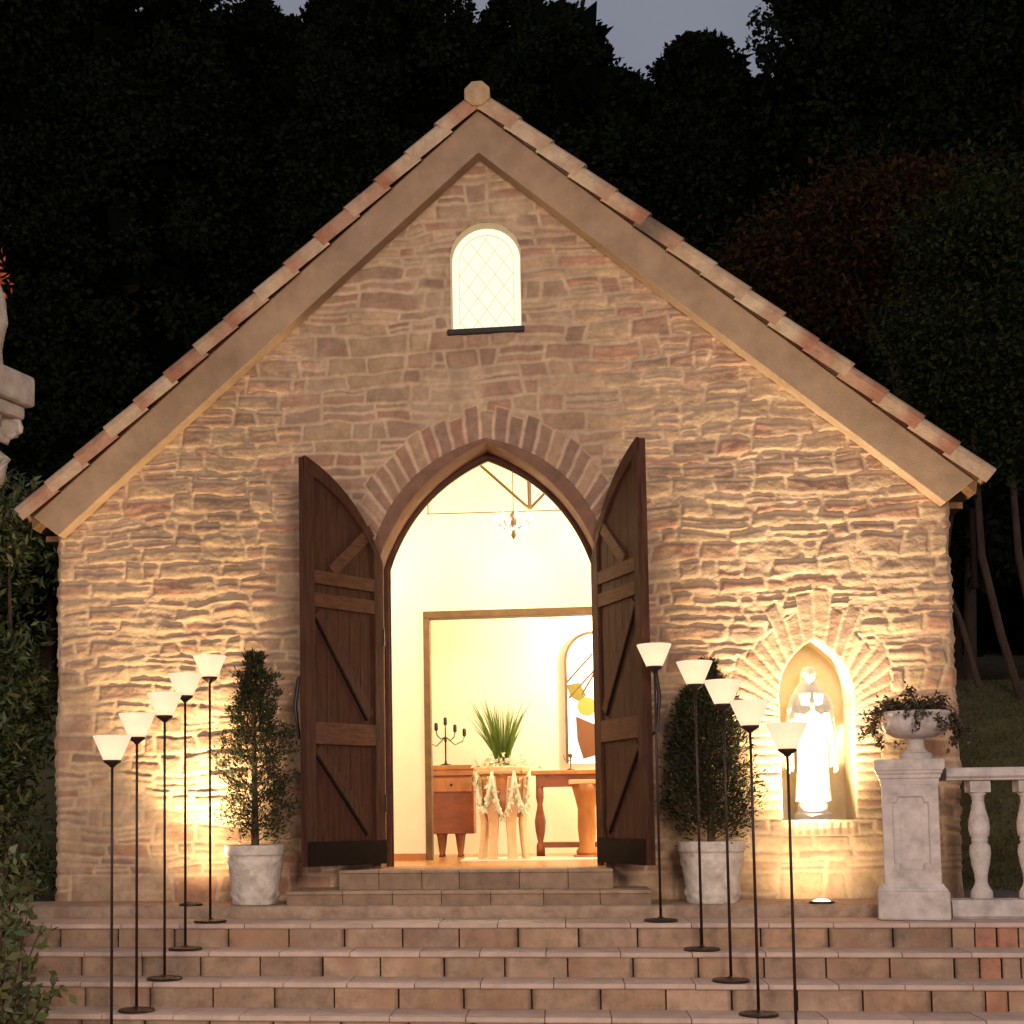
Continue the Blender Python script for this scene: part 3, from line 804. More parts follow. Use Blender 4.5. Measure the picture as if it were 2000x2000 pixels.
np_mesh('trailing_leaves', V, F, mat('trailing_leaves', (.2, .22, .07), .6, var=.4, vscale=30), bq)

# ================================================================== STEPS AND TERRACE
ST_Y0, ST_T, ST_R = -1.027, .303, .1442
def palette_step(rnd):
    c = rnd.choice([(.30, .185, .125), (.34, .205, .135), (.28, .17, .12), (.33, .19, .12), (.36, .22, .15)])
    k = rnd.uniform(.9, 1.12); return (c[0] * k * 1.0, c[1] * k * 1.10, c[2] * k * 1.14)
rnd = random.Random(5)
riser = MB(); tread = MB()
for k in range(0, 9):
    y = ST_Y0 - k * ST_T; z = -k * ST_R
    # riser blocks (front face slightly behind the nosing)
    x = -6.2 + rnd.uniform(0, .3)
    while x < 6.2:
        w = rnd.uniform(.34, .39) if x < 2.62 else rnd.uniform(.10, .15)
        if x < 2.74 < x + w and 2.74 - x > .16: w = 2.74 - x - .002
        c = palette_step(rnd)
        if x >= 2.7 and rnd.random() < .5: c = (.36, .17, .11)
        e = tuple(q * .50 for q in c); jy = rnd.uniform(-.003, .003)
        # block face with darker fired edges
        xs_ = [x + .003, x + .03, x + .085, x + w - .085 if w > .25 else x + w * .6, x + w - .03, x + w - .003]
        if w < .25: xs_ = [x + .003, x + .15 * w, x + .35 * w, x + .65 * w, x + .85 * w, x + w - .003]
        el, er = rnd.random() < .55, rnd.random() < .55
        for i in range(5):
            col = e if (i == 0 and el) or (i == 4 and er) else c
            col2 = c if i not in (3,) else (e if er else c)
            vs = [(xs_[i], y + .018 + jy, z - ST_R), (xs_[i + 1], y + .018 + jy, z - ST_R), (xs_[i + 1], y + .018 + jy, z - .030), (xs_[i], y + .018 + jy, z - .030),
                  (xs_[i], y + .12, z - ST_R), (xs_[i + 1], y + .12, z - ST_R), (xs_[i + 1], y + .12, z - .030), (xs_[i], y + .12, z - .030)]
            cl = e if (i == 0 and el) or (i == 5 and er) else c; cr = e if (i == 4 and er) else c
            riser._add(vs, [(0, 1, 2, 3), (3, 2, 6, 7), (0, 3, 7, 4), (1, 5, 6, 2)], [cl, cr, cr, cl, cl, cr, cr, cl])
        x += w + .004
    # tread slabs with rounded nosing
    x = -6.2 + rnd.uniform(0, .4); depth = .42 if k else .60
    while x < 6.2:
        w = rnd.uniform(.34, .46); g = rnd.uniform(.92, 1.08); c = (.49 * g, .36 * g, .305 * g)
        dz = rnd.uniform(-.0015, .0015)
        prof = [(y + .10, z - .029), (y + .006, z - .029), (y + .0, z - .022), (y + .001, z - .008), (y + .009, z), (y + depth, z), (y + depth, z - .029)]
        vs = [(x + .0015, a, b + dz) for a, b in prof] + [(x + w - .0015, a, b + dz) for a, b in prof]
        nn = len(prof)
        fs_ = [(i, (i + 1) % nn, (i + 1) % nn + nn, i + nn) for i in range(nn)] + [tuple(range(nn)), tuple(range(2 * nn - 1, nn - 1, -1))]
        tread._add(vs, fs_, c)
        x += w + .002
ro = riser.build('step_risers', M['step'], None, attr=True); struct(ro); ro['label'] = 'worn terracotta block risers of the stairway'
to = tread.build('step_treads', M['tread'], None, attr=True, bevel=.0); struct(to); to['label'] = 'pale worn treads of the stairway'
# solid core under the steps
mb = MB()
prof = [(-.30, -.035)]
core = [(6.2, 0)]
pl = [(-.2, -1.6), (-.2, -.032)]
for k in range(9):
    y = ST_Y0 - k * ST_T + .06; z = -k * ST_R - .032
    pl += [(y, z), (y, z - ST_R)]
pl += [(pl[-1][0], -1.6)]
vs = [(-6.2, a, b) for a, b in pl] + [(6.2, a, b) for a, b in pl]; nn = len(pl)
mb._add(vs, [(i, (i + 1) % nn, (i + 1) % nn + nn, i + nn) for i in range(nn)] + [tuple(range(nn)), tuple(range(2 * nn - 1, nn - 1, -1))])
struct(mb.build('step_core', mat('joint_mortar', (.15, .095, .07), .95)))

# rough stone slab terrace (split-face front edge)
def slab_strip():
    n = 900; xs = np.linspace(-3.4, 6.2, n)
    rows = [(-.02, 0), (.0, 0), (.02, 1), (.045, 1), (.065, 1), (.078, .25), (.080, 0)]
    V = []
    for j, (z, k) in enumerate(rows):
        yy = -.555 + (0 if j < 6 else .035) - k * (.018 * fbm(xs * 1.0, xs * 0 + z * 12, 7, 40, 4) + .012) + (.0)
        # rope-like diagonal chisel marks on the right part
        rope = np.where(xs > 1.1, .008 * np.sin((xs - z * 1.6) * 46), 0)
        zz = z + .006 * fbm(xs, xs * 0 + 3, 5, 44, 3) * (j >= 4)
        V.append(np.stack([xs, yy - k * rope, zz], 1))
    V.append(np.stack([xs, np.full(n, .03), np.full(n, .081)], 1))
    V = np.array(V); m_ = len(V)
    idx = np.arange(m_ * n).reshape(m_, n)
    F = np.stack([idx[:-1, :-1], idx[:-1, 1:], idx[1:, 1:], idx[1:, :-1]], -1).reshape(-1, 4)
    return struct(np_mesh('terrace', V.reshape(-1, 3), F, M['slab'], None, smooth=True))
slab_strip()
# two stone door steps
for nm, x0, x1, y0, za_, zb_, cuts in (('door_step', -1.012, .815, -.285, .172, .300, (-.74, -.45, -.20, .20, .52)), ('door_step', -1.325, 1.045, -.515, .060, .172, (-.95, -.62, -.30, .02, .36, .72))):
    mb = MB(); xs_ = [x0] + list(cuts) + [x1]
    for a, b in zip(xs_[:-1], xs_[1:]):
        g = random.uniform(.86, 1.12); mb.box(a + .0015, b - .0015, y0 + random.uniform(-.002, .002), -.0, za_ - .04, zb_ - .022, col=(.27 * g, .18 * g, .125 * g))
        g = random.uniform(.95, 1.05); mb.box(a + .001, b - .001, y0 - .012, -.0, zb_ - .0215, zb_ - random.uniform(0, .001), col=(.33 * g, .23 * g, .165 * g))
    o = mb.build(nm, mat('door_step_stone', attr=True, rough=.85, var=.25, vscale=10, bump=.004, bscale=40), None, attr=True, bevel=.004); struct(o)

# ground sheet: plaza, banks, slope behind
def ground():
    xs = np.concatenate([np.arange(-150, -12, 6), np.arange(-12, 14, .35), np.arange(14, 150, 6)])
    ys = np.concatenate([np.arange(-40, -4, 2.5), np.arange(-4, 16, .35), np.arange(16, 40, 1.5), np.arange(40, 300, 12)])
    X, Y = np.meshgrid(xs, ys, indexing='ij')
    Zb = -1.19 + .02 * sstep(-3.7, -1.2, Y) + .98 * sstep(-1.25, -.85, Y) + .25 * sstep(-.8, -.3, Y)
    side = sstep(3.25, 4.6, np.abs(X))
    k = np.maximum(side * sstep(.6, 8, Y), sstep(7, 14, Y))
    Zb = Zb + k * 2.15 + sstep(8, 60, Y) * 9 * sstep(0, 1, k) + .12 * fbm(X, Y, .5, 70, 3) * side
    V = np.stack([X, Y, Zb], -1).reshape(-1, 3); n1, n2 = X.shape
    idx = np.arange(n1 * n2).reshape(n1, n2)
    F = np.stack([idx[:-1, :-1], idx[1:, :-1], idx[1:, 1:], idx[:-1, 1:]], -1).reshape(-1, 4)
    return struct(np_mesh('ground', V, F, M['grass'], None, smooth=True)), (xs, ys, Zb)
gobj, (GX, GY, GZ) = ground()
def gz(x, y):
    i = int(np.clip(np.searchsorted(GX, x), 1, len(GX) - 1)); j = int(np.clip(np.searchsorted(GY, y), 1, len(GY) - 1))
    fx = (x - GX[i - 1]) / (GX[i] - GX[i - 1]); fy = (y - GY[j - 1]) / (GY[j] - GY[j - 1])
    return float((GZ[i - 1, j - 1] * (1 - fx) + GZ[i, j - 1] * fx) * (1 - fy) + (GZ[i - 1, j] * (1 - fx) + GZ[i, j] * fx) * fy)
mb = MB(); mb.box(-9, 9, -14, -3.4, -1.30, -1.165); struct(mb.build('plaza_pavement', M['plaza']))
mb = MB(); mb.box(3.1, 6.2, -.52, 1.1, .0, .075); struct(mb.build('side_path', mat('grey_paving', (.17, .14, .12), .9, var=.3, vscale=6, bump=.004)))

# ground cover on the slope to the right
rs = np.random.RandomState(31)
n = 42000; gx = rs.uniform(3.3, 8.5, n); gy = rs.uniform(.9, 9.5, n)
P = np.array([(a, b, gz(a, b) + .0) for a, b in zip(gx, gy)])
V, F = leaf_cloud(P, np.tile((0, 0, 1.), (n, 1)), .035, .3, 32, jitter=.5)
o = np_mesh('ground_cover', V, F, M['leaf'], None, col=leaf_cols(n, (.13, .11, .035), .35, 33, (.18, .11, .04), .25)); struct(o, 'stuff'); o['label'] = 'dull olive ground cover on the bank beside the chapel'

# ================================================================== LAMPS
LAMP_H = 1.70
def make_lamp():
    t = thing('garden_lamp', '', 'lamp', (0, 0, 0), 0, 'cone shaded garden lamps lining the stairway')
    mb = MB(); mb.lathe([(.100, .001), (.105, .006), (.100, .014), (.03, .020), (.010, .030)], 28); mb.build('base_plate', M['pole'], t, smooth=False)
    mb = MB(); mb.lathe([(.0085, .02), (.0075, 1.0), (.0075, LAMP_H - .165)], 10); mb.build('pole', M['pole'], t, smooth=True)
    mb = MB(); mb.lathe([(.012, LAMP_H - .175), (.020, LAMP_H - .165), (.048, LAMP_H - .146), (.050, LAMP_H - .135)], 20); mb.build('collar', M['pole'], t, smooth=True)
    mb = MB(); mb.lathe([(.002, LAMP_H - .139), (.047, LAMP_H - .137), (.051, LAMP_H - .130), (.106, LAMP_H - .002), (.106, LAMP_H), (.101, LAMP_H), (.04, LAMP_H - .125), (.002, LAMP_H - .127)], 32); mb.build('glass_shade', M['shade'], t, smooth=False)
    return t
lamp0 = make_lamp()
bd = bpy.data.lights.new('lamp_bulb', 'POINT'); bd.energy = 1.0; bd.color = (1, .84, .58); bd.shadow_soft_size = .02
bo = bpy.data.objects.new('lamp_bulb', bd); COL.objects.link(bo); bo.parent = lamp0; bo.location = (0, 0, LAMP_H - .080)
lx = [(-1.7434, 0), (-1.8225, 1), (-1.865, 2), (-1.941, 3), (-1.9876, 4), (1.0726, 0), (1.2848, 1), (1.4105, 2), (1.5151, 3), (1.6604, 4)]
llab = ['rearmost lamp of the row beside the left potted conifer, on the top tread',
        'fourth lamp from the front in the left row, shade against the bright wall',
        'middle lamp of the left row, standing on the third tread',
        'second lamp from the front in the left row, nearer the chapel corner',
        'front lamp of the left row, its glowing shade the lowest and leftmost',
        'rearmost lamp of the right row, close beside the open door leaf',
        'fourth lamp from the front in the right row, its shade above the right conifer',
        'middle lamp of the right row, its pole crossing the right planter',
        'second lamp from the front in the right row, shade between conifer and niche',
        'front lamp of the right row, its shade overlapping the statue niche']
for i, (x, k) in enumerate(lx):
    o = lamp0 if i == 0 else copy_tree(lamp0)
    y = ST_Y0 - k * ST_T + .139; z = -k * ST_R
    o.location = (x, y, z + .001); o['label'] = llab[i]
    o.rotation_euler = (0, R([0, .2, -.1, .1, 0, .25, .1, .45, .45, .5][i]) * -1 * 0 , i * .7)

# in-ground uplights
for i, (x, y, lab) in enumerate(((-1.99, -.44, 'small round uplight set in the slab behind the left lamps'), (2.11, -.44, 'small round uplight glowing in the slab below the statue niche'))):
    t = thing('ground_uplight', lab, 'uplight', (x, y, .081), 0, 'uplights washing the chapel front')
    mb = MB(); mb.lathe([(.078, -.01), (.078, .010), (.070, .014), (.062, .012), (.062, .004), (.002, .004)], 24); mb.build('rim', M['iron'], t)
    mb = MB(); mb.lathe([(.060, .005), (.055, .014), (.035, .024), (.001, .028)], 24); mb.build('lens', M['lens'] if i else M['iron'], t, smooth=True)

# ================================================================== POTTED CONIFERS
def potted(i, x, y, rim, zb, h, potlab, treelab):
    p = thing('planter', potlab, 'planter', (x, y, zb), 0, 'whitewashed planters flanking the door')
    H_ = .395
    prof = [(rim * .74, 0), (rim * .76, .01), (rim * .80, .10), (rim * .88, .24), (rim * .94, .325), (rim * .985, .33), (rim * 1.0, .34), (rim * 1.0, .385), (rim * .985, H_), (rim * .88, H_), (rim * .86, .35)]
    seg = 72; vs = []
    rs_ = np.random.RandomState(90 + i)
    # extra rings for the swagged relief
    zz = np.interp(np.linspace(0, len(prof) - 1, 60), range(len(prof)), [q[1] for q in prof]); rr = np.interp(np.linspace(0, len(prof) - 1, 60), range(len(prof)), [q[0] for q in prof])
    V = []
    for r, z in zip(rr, zz):
        for k in range(seg):
            a = 2 * PI * k / seg
            sw_ = .25 + .035 * abs(math.sin(a * 4)); d = .010 * math.exp(-((z - sw_) / .012) ** 2) + .006 * math.exp(-((z - .06) / .02) ** 2) * (1 + math.cos(a * 10))
            d += .0055 * math.sin(z * 110 + 2 * math.sin(a * 6)) * (z < .33) * .5
            V.append(((r + d) * math.cos(a), (r + d) * math.sin(a), z))
    n = len(zz); F = [(j * seg + k, j * seg + (k + 1) % seg, (j + 1) * seg + (k + 1) % seg, (j + 1) * seg + k) for j in range(n - 1) for k in range(seg)]
    np_mesh('pot', V, F, M['pot'], p, smooth=True)
    mb = MB(); mb.lathe([(.002, .352), (rim * .87, .355), (rim * .87, .36), (.002, .368)], 24); mb.build('soil', M['soil'], p)
    t = thing('potted_conifer', treelab, 'conifer', (x, y, zb + .36), 0, 'conifers growing in the planters')
    mb = MB()
    pts = [(0, 0, 0), (.01 * math.sin(i), .0, .25), (-.005, 0, .6), (0, 0, h * .8), (0, 0, h)]
    mb.tube(pts, [.028, .024, .017, .009, .003], 10)
    rs_ = np.random.RandomState(100 + i)
    Pn, Nn = [], []
    nb = 125 if i else 78
    for b in range(nb):
        tt = (b / nb) ** .9; z = .10 + tt * (h - .14)
        a = b * 2.39996 + rs_.uniform(-.3, .3)
        # crown profile: broad low, notched and tapering
        Rm = rim * (1.52 if i else 1.62) * (1 - tt) ** (.62 if i else .60) * (1 if tt < .86 else .55) * (1 if tt > .12 else .75 + 2 * tt) * (rs_.uniform(.62, 1.15) if i else rs_.uniform(.45, 1.25))
        Rm = max(Rm, .035)
        d = np.array((math.cos(a), math.sin(a), .55 + .5 * tt)); d /= np.linalg.norm(d)
        L_ = Rm / max(.3, math.hypot(d[0], d[1]))
        o_ = np.array((0, 0, z - L_ * .25))
        if b % 2 == 0: mb.tube([tuple(o_), tuple(o_ + d * L_ * .6)], [.006, .002], 4)
        ns = 150 if i else 135
        s_ = rs_.uniform(.35, 1.0, ns) ** .8
        spread = (.022 + .034 * (1 - tt)) * (1.25 - s_ * .7)
        pts_ = o_ + d * (L_ * s_)[:, None] + rs_.normal(size=(ns, 3)) * spread[:, None]
        Pn.append(pts_); Nn.append(np.tile(d, (ns, 1)))
    mb.build('trunk', M['bark'], t)
    Pn = np.concatenate(Pn); Nn = np.concatenate(Nn)
    V, F = leaf_cloud(Pn, Nn, .036, .30, 110 + i, jitter=.55)
    np_mesh('crown', V, F, M['conifer'], t, col=leaf_cols(len(Pn), (.040, .044, .020), .5, 120 + i, (.085, .05, .025), .14 if i == 0 else .07))
potted(0, -1.575, -.33, .205, .081, 1.36, 'weathered white planter with the airy conifer beside the left door leaf', 'airy tapering potted conifer lit from behind, left of the open doors')
potted(1, 1.446, -.33, .215, .081, 1.22, 'pale planter crossed by lamp poles, right of the door steps', 'dense dark potted conifer standing right of the open doors')

# ================================================================== STATUE IN NICHE
def figure(name_parent, parts_fn, voxel, mt, loc, rz=0, nm='figure'):
    mb = MB(); parts_fn(mb)
    o = mb.build(nm, mt, name_parent, smooth=True)
    rm = o.modifiers.new('remesh', 'REMESH'); rm.mode = 'VOXEL'; rm.voxel_size = voxel; rm.use_smooth_shade = True
    sm = o.modifiers.new('smooth', 'SMOOTH'); sm.iterations = 2; sm.factor = .4
    o.location = loc; o.rotation_euler = (0, 0, rz)
    return o
def ell(mb, c, r, seg=20, rings=12, mtx=None):
    prof = [(math.sin(PI * k / rings), -math.cos(PI * k / rings)) for k in range(rings + 1)]
    prof = [(max(a, .02), b) for a, b in prof]
    mm = Matrix.Translation(c) @ (mtx or Matrix.Identity(4)) @ Matrix.Diagonal((r[0], r[1], r[2], 1))
    mb.lathe(prof, seg, mtx=mm)
def robed(mb):
    # feet at z=0, height .92, facing -y
    def ring_body(rows, seg=64, fold=.06, nf=11, ph=0):
        vs = []
        for (z, rx, ry, cx, cy, fo) in rows:
            for k in range(seg):
                a = 2 * PI * k / seg
                q = 1 + fo * (math.cos(nf * a + ph + z * 2) * .6 + .4 * math.cos((nf * 2 + 3) * a + z * 5))
                vs.append((cx + rx * q * math.cos(a), cy + ry * q * math.sin(a), z))
        n = len(rows)
        f = [(i * seg + k, i * seg + (k + 1) % seg, (i + 1) * seg + (k + 1) % seg, (i + 1) * seg + k) for i in range(n - 1) for k in range(seg)]
        f += [tuple(range(seg - 1, -1, -1)), tuple(range((n - 1) * seg, n * seg))]
        mb._add(vs, f)
    # robe
    ring_body([(0, .115, .085, 0, 0, .10), (.06, .110, .082, 0, 0, .10), (.25, .100, .078, .005, 0, .09), (.45, .100, .078, .003, 0, .07), (.56, .095, .076, 0, 0, .04), (.66, .112, .084, 0, 0, .02), (.73, .106, .076, 0, 0, .01), (.775, .068, .058, 0, 0, 0), (.815, .046, .046, 0, 0, 0)])
    # mantle hanging from head over shoulders and arms, open at the front
    seg = 40
    rows = [(.912, .036), (.87, .056), (.81, .062), (.76, .098), (.70, .128), (.60, .150), (.45, .165), (.30, .170), (.22, .168)]
    vi = []; vo = []
    for z, r in rows:
        for k in range(seg):
            a = R(-35) + R(250) * k / (seg - 1)
            fo = 1 + .05 * math.cos(a * 12 + z * 4) * (z < .75)
            dz = .03 * math.sin(a * 5) * (z < .3)
            vo.append((r * fo * math.cos(a), r * fo * math.sin(a) * .72 + .008, z + dz)); vi.append(((r * fo - .014) * math.cos(a), (r * fo - .014) * math.sin(a) * .72 + .008, z + dz))
    n = len(rows); N_ = n * seg; f = []
    for i in range(n - 1):
        for k in range(seg - 1):
            f.append((i * seg + k, i * seg + k + 1, (i + 1) * seg + k + 1, (i + 1) * seg + k)); f.append((N_ + i * seg + k, N_ + (i + 1) * seg + k, N_ + (i + 1) * seg + k + 1, N_ + i * seg + k + 1))
    for k in range(seg - 1): f.append((k, N_ + k, N_ + k + 1, k + 1)); b = (n - 1) * seg; f.append((b + k, b + k + 1, N_ + b + k + 1, N_ + b + k))
    for i in range(n - 1):
        f.append((i * seg, (i + 1) * seg, N_ + (i + 1) * seg, N_ + i * seg)); e = i * seg + seg - 1; f.append((e, N_ + e, N_ + e + seg, e + seg))
    mb._add(vo + vi, f)
    # head, face, hair
    ell(mb, (0, -.008, .850), (.043, .050, .058)); ell(mb, (0, -.005, .875), (.046, .046, .040))
    ell(mb, (0, -.060, .845), (.006, .009, .012)); ell(mb, (0, -.050, .815), (.016, .010, .010)); ell(mb, (0, -.055, .828), (.012, .006, .004))
    for s in (-1, 1): ell(mb, (s * .017, -.052, .862), (.010, .006, .004)); ell(mb, (s * .022, -.044, .838), (.014, .010, .012))
    # arms folded, hands joined in prayer
    for s in (-1, 1):
        mb.tube([(s * .095, .0, .715), (s * .125, -.02, .62), (s * .118, -.045, .55), (s * .065, -.070, .56), (s * .012, -.082, .60)], [.032, .034, .036, .030, .020], 12)
        ell(mb, (s * .009, -.088, .62), (.009, .014, .034), mtx=Matrix.Rotation(R(-18), 4, 'X'))
        for q in range(4): mb.tube([(s * .008, -.084 - .006 * q, .635), (s * .006, -.090 - .006 * q, .673 - .005 * q)], [.0055, .004], 6)
        mb.tube([(s * .010, -.080, .617), (s * .007, -.074, .65)], [.006, .004], 6)
        # wide sleeve falling from the forearm
        mb.tube([(s * .09, -.075, .60), (s * .10, -.07, .50), (s * .098, -.06, .42)], [.030, .036, .020], 12)
stt = thing('niche_statue', 'white veiled praying statue standing in the lit wall niche', 'statue', (2.175, .12, .603))
mb = MB(); mb.lathe([(.125, 0), (.125, .04), (.105, .055), (.10, .10), (.085, .13)], 28, squash=.8); mb.build('plinth', M['conc'], stt, smooth=False, bevel=.003)
figure(stt, robed, .006, M['statue'], (0, 0, .125))

# ================================================================== PEDESTAL, URN, BALUSTRADE
px0, py0 = 2.615, -.655
pd = thing('pedestal', 'grey cast stone pedestal with sunk panel beside the niche', 'pedestal', (px0, py0, .001), -R(12))
mb = MB(); mb.box(-.205, .205, -.205, .205, 0, .175); mb.build('plinth', M['conc'], pd, bevel=.014)
mb = MB()
def sq(mb, rows):
    vs = []; 
    for h, z in rows: vs += [(-h, -h, z), (h, -h, z), (h, h, z), (-h, h, z)]
    f = [(i * 4 + k, i * 4 + (k + 1) % 4, (i + 1) * 4 + (k + 1) % 4, (i + 1) * 4 + k) for i in range(len(rows) - 1) for k in range(4)] + [(0, 1, 2, 3), tuple(range(len(rows) * 4 - 4, len(rows) * 4))]
    mb._add(vs, f)
sq(mb, [(.195, .175), (.193, .185), (.180, .198), (.172, .215), (.168, .218)])
mb.build('base_moulding', M['conc'], pd)
# shaft: four faces with sunk panel with cut corners (front)
mb = MB()
w, z0_, z1_ = .160, .218, .820
def panel_poly(o):
    a, b0, b1, c = .105 - o, .30 + o, .745 - o, .035
    return [(-a + c, b0), (a - c, b0), (a - c, b0 + c), (a, b0 + c), (a, b1 - c), (a - c * .6, b1 - c), (a - c, b1), (-a + c, b1), (-a + c * .6, b1 - c), (-a, b1 - c), (-a, b0 + c), (-a + c, b0 + c)]
for r_ in range(4):
    mt_ = Matrix.Rotation(r_ * PI / 2, 4, 'Z')
    po = panel_poly(0); pi_ = panel_poly(.008); n = len(po)
    vs = [(-w, -w, z0_), (w, -w, z0_), (w, -w, z1_), (-w, -w, z1_)] + [(x, -w, z) for x, z in po] + [(x, -w + .012, z) for x, z in pi_]
    vs = [mt_ @ Vector(v) for v in vs]
    # frame faces around the panel
    f = [(0, 1, 5, 4), (1, 2, 10, 9, 8, 7), (1, 7, 6, 5), (2, 3, 11, 10), (3, 0, 15, 14, 13, 12), (3, 12, 11), (0, 4, 15)]
    f += [(4 + i, 4 + (i + 1) % n, 4 + n + (i + 1) % n, 4 + n + i) for i in range(n)] + [tuple(4 + n + i for i in range(n))]
    mb._add(vs, f)
mb.build('shaft', M['conc'], pd)
mb = MB(); mb.prism([(-.06, .36), (.06, .36), (.06, .60), (.03, .66), (-.03, .66), (-.06, .60)], -.152, -.1485); mb.build('panel_relief', M['conc'], pd, bevel=.002)
mb = MB(); sq(mb, [(.163, .815), (.166, .835), (.168, .85), (.176, .856), (.178, .875), (.187, .885), (.190, .90), (.196, .905), (.200, .925), (.200, .96), (.196, .968), (.18, .97)]); mb.build('cap', M['conc'], pd)

ur = thing('stone_urn', 'shallow fluted stone urn standing on the pedestal', 'urn', (px0 + .050, py0, .972))
mb = MB()
rows = [(.095, 0), (.095, .035), (.075, .045), (.055, .065), (.048, .10), (.052, .125), (.075, .135)]
mb.lathe(rows, 32); mb.build('foot', M['conc'], ur, smooth=False, bevel=.003)
mb = MB()
prof = [(.06, .13), (.12, .140), (.165, .165), (.192, .205), (.198, .245), (.192, .262), (.205, .270), (.212, .285), (.205, .296), (.18, .296), (.17, .27)]
vs = []; seg = 96
for r, z in prof:
    for k in range(seg):
        a = 2 * PI * k / seg; q = 1 + (.018 * abs(math.cos(14 * a)) if .13 < z < .25 else 0)
        vs.append((r * q * math.cos(a), r * q * math.sin(a), z))
mb._add(vs, [(i * seg + k, i * seg + (k + 1) % seg, (i + 1) * seg + (k + 1) % seg, (i + 1) * seg + k) for i in range(len(prof) - 1) for k in range(seg)] + [tuple(range(seg)), tuple(range((len(prof) - 1) * seg, len(prof) * seg))])
mb.build('bowl', M['conc'], ur, smooth=True)
# trailing plant
tp = thing('trailing_plant', 'dark straggly trailing plant spilling over the urn', 'plant', (px0 + .050, py0, .972 + .27))
rs = np.random.RandomState(55); mb = MB(); Ps = []
for i in range(22):
    a = rs.uniform(0, 2 * PI); L_ = rs.uniform(.18, .30)
    pts = []
    hh = rs.uniform(.03, .09); dr_ = rs.uniform(.02, .22) * (rs.rand() < .6)
    for t in np.linspace(0, 1, 7):
        r = .04 + L_ * t * 1.0
        pts.append((r * math.cos(a), r * math.sin(a), .02 + hh * math.sin(PI * min(1, t * 1.2)) - dr_ * max(0, t - .55) * 2))
    mb.tube(pts, [.006 - .004 * t for t in np.linspace(0, 1, 7)], 5)
    for t in range(1, 7):
        for _ in range(14): Ps.append(np.array(pts[t]) + rs.normal(size=3) * .016)
mb.tube([(-.02, -.02, .02), (-.0, -.02, .10), (-.035, -.02, .155), (-.01, -.02, .19)], [.010, .008, .012, .004], 6)
for _ in range(26): Ps.append(np.array((-.02, -.02, .15)) + rs.normal(size=3) * .018)
for sgn, zz_ in ((-1, .0), (1, 0)):      # side garlands hanging down
    for t in np.linspace(0, 1, 30):
        for _ in range(5): Ps.append(np.array((sgn * (.20 + .05 * math.sin(PI * t)), -.03, .02 - .20 * t)) + rs.normal(size=3) * .012)
mb.build('stems', M['bark'], tp)
Ps = np.array(Ps); V, F = leaf_cloud(Ps, Ps * 1.5, .032, .5, 56, jitter=1, droop=.3)
np_mesh('leaves', V, F, M['leaf'], tp, col=leaf_cols(len(Ps), (.055, .035, .02), .5, 57, (.07, .06, .025), .3))
mb = MB()
for p_ in ((-.225, -.06, -.06), (-.20, -.08, -.03), (-.245, -.05, -.01)):
    for k in range(6):
        a = k * PI / 3; c_ = Vector(p_)
        mb._add([c_, c_ + Vector((.016 * math.cos(a), -.006, .016 * math.sin(a))), c_ + Vector((.026 * math.cos(a + .35), -.010, .026 * math.sin(a + .35))), c_ + Vector((.016 * math.cos(a + .7), -.006, .016 * math.sin(a + .7)))], [(0, 1, 2, 3)])
mb.build('pale_blossoms', mat('pale_blossom', (.75, .45, .32), .7), tp)

bl = thing('balustrade', 'white cast stone balustrade running right from the pedestal', 'balustrade', (2.815, -.655, .001))
def rail_mesh(z0, z1, hw, L_, ed):
    prof = [(-hw + ed, z0), (-hw, z0 + ed), (-hw, z1 - ed), (-hw + ed, z1), (hw - ed, z1), (hw, z1 - ed), (hw, z0 + ed), (hw - ed, z0)]
    mb = MB(); n = len(prof); vs = [(0, y, z) for y, z in prof] + [(L_, y, z) for y, z in prof]
    mb._add(vs, [(i, (i + 1) % n, (i + 1) % n + n, i + n) for i in range(n)] + [tuple(range(n)), tuple(range(2 * n - 1, n - 1, -1))]); return mb
mb = rail_mesh(.852, .915, .10, 3.2, .012); 
o = rail_mesh(.838, .852, .085, 3.2, .003); mb._add(o.v, o.f)
mb.build('top_rail', M['conc'], bl)
rail_mesh(.0, .115, .115, 3.2, .018).build('bottom_rail', M['conc'], bl)
bprof = [(.062, 0), (.065, .015), (.062, .05), (.042, .085), (.036, .11), (.038, .15), (.052, .22), (.062, .29), (.058, .335), (.046, .350), (.044, .358), (.048, .364), (.048, .378), (.044, .385), (.056, .40), (.062, .44), (.058, .50), (.042, .57), (.034, .62), (.038, .65), (.058, .675)]
first = None
for k in range(11):
    if first is None:
        mb = MB(); mb.lathe([(r, z * .965) for r, z in bprof], 28); mb.box(-.060, .060, -.060, .060, .650, .723)
        first = mb.build('baluster', M['conc'], bl, smooth=False, loc=(.205, 0, .115))
        first.data.polygons.foreach_set("use_smooth", [len(p.vertices) == 4 and i < 28 * 20 for i, p in enumerate(first.data.polygons)])
    else:
        c = first.copy(); COL.objects.link(c); c.parent = bl; c.location = (.205 + k * .283, 0, .115)

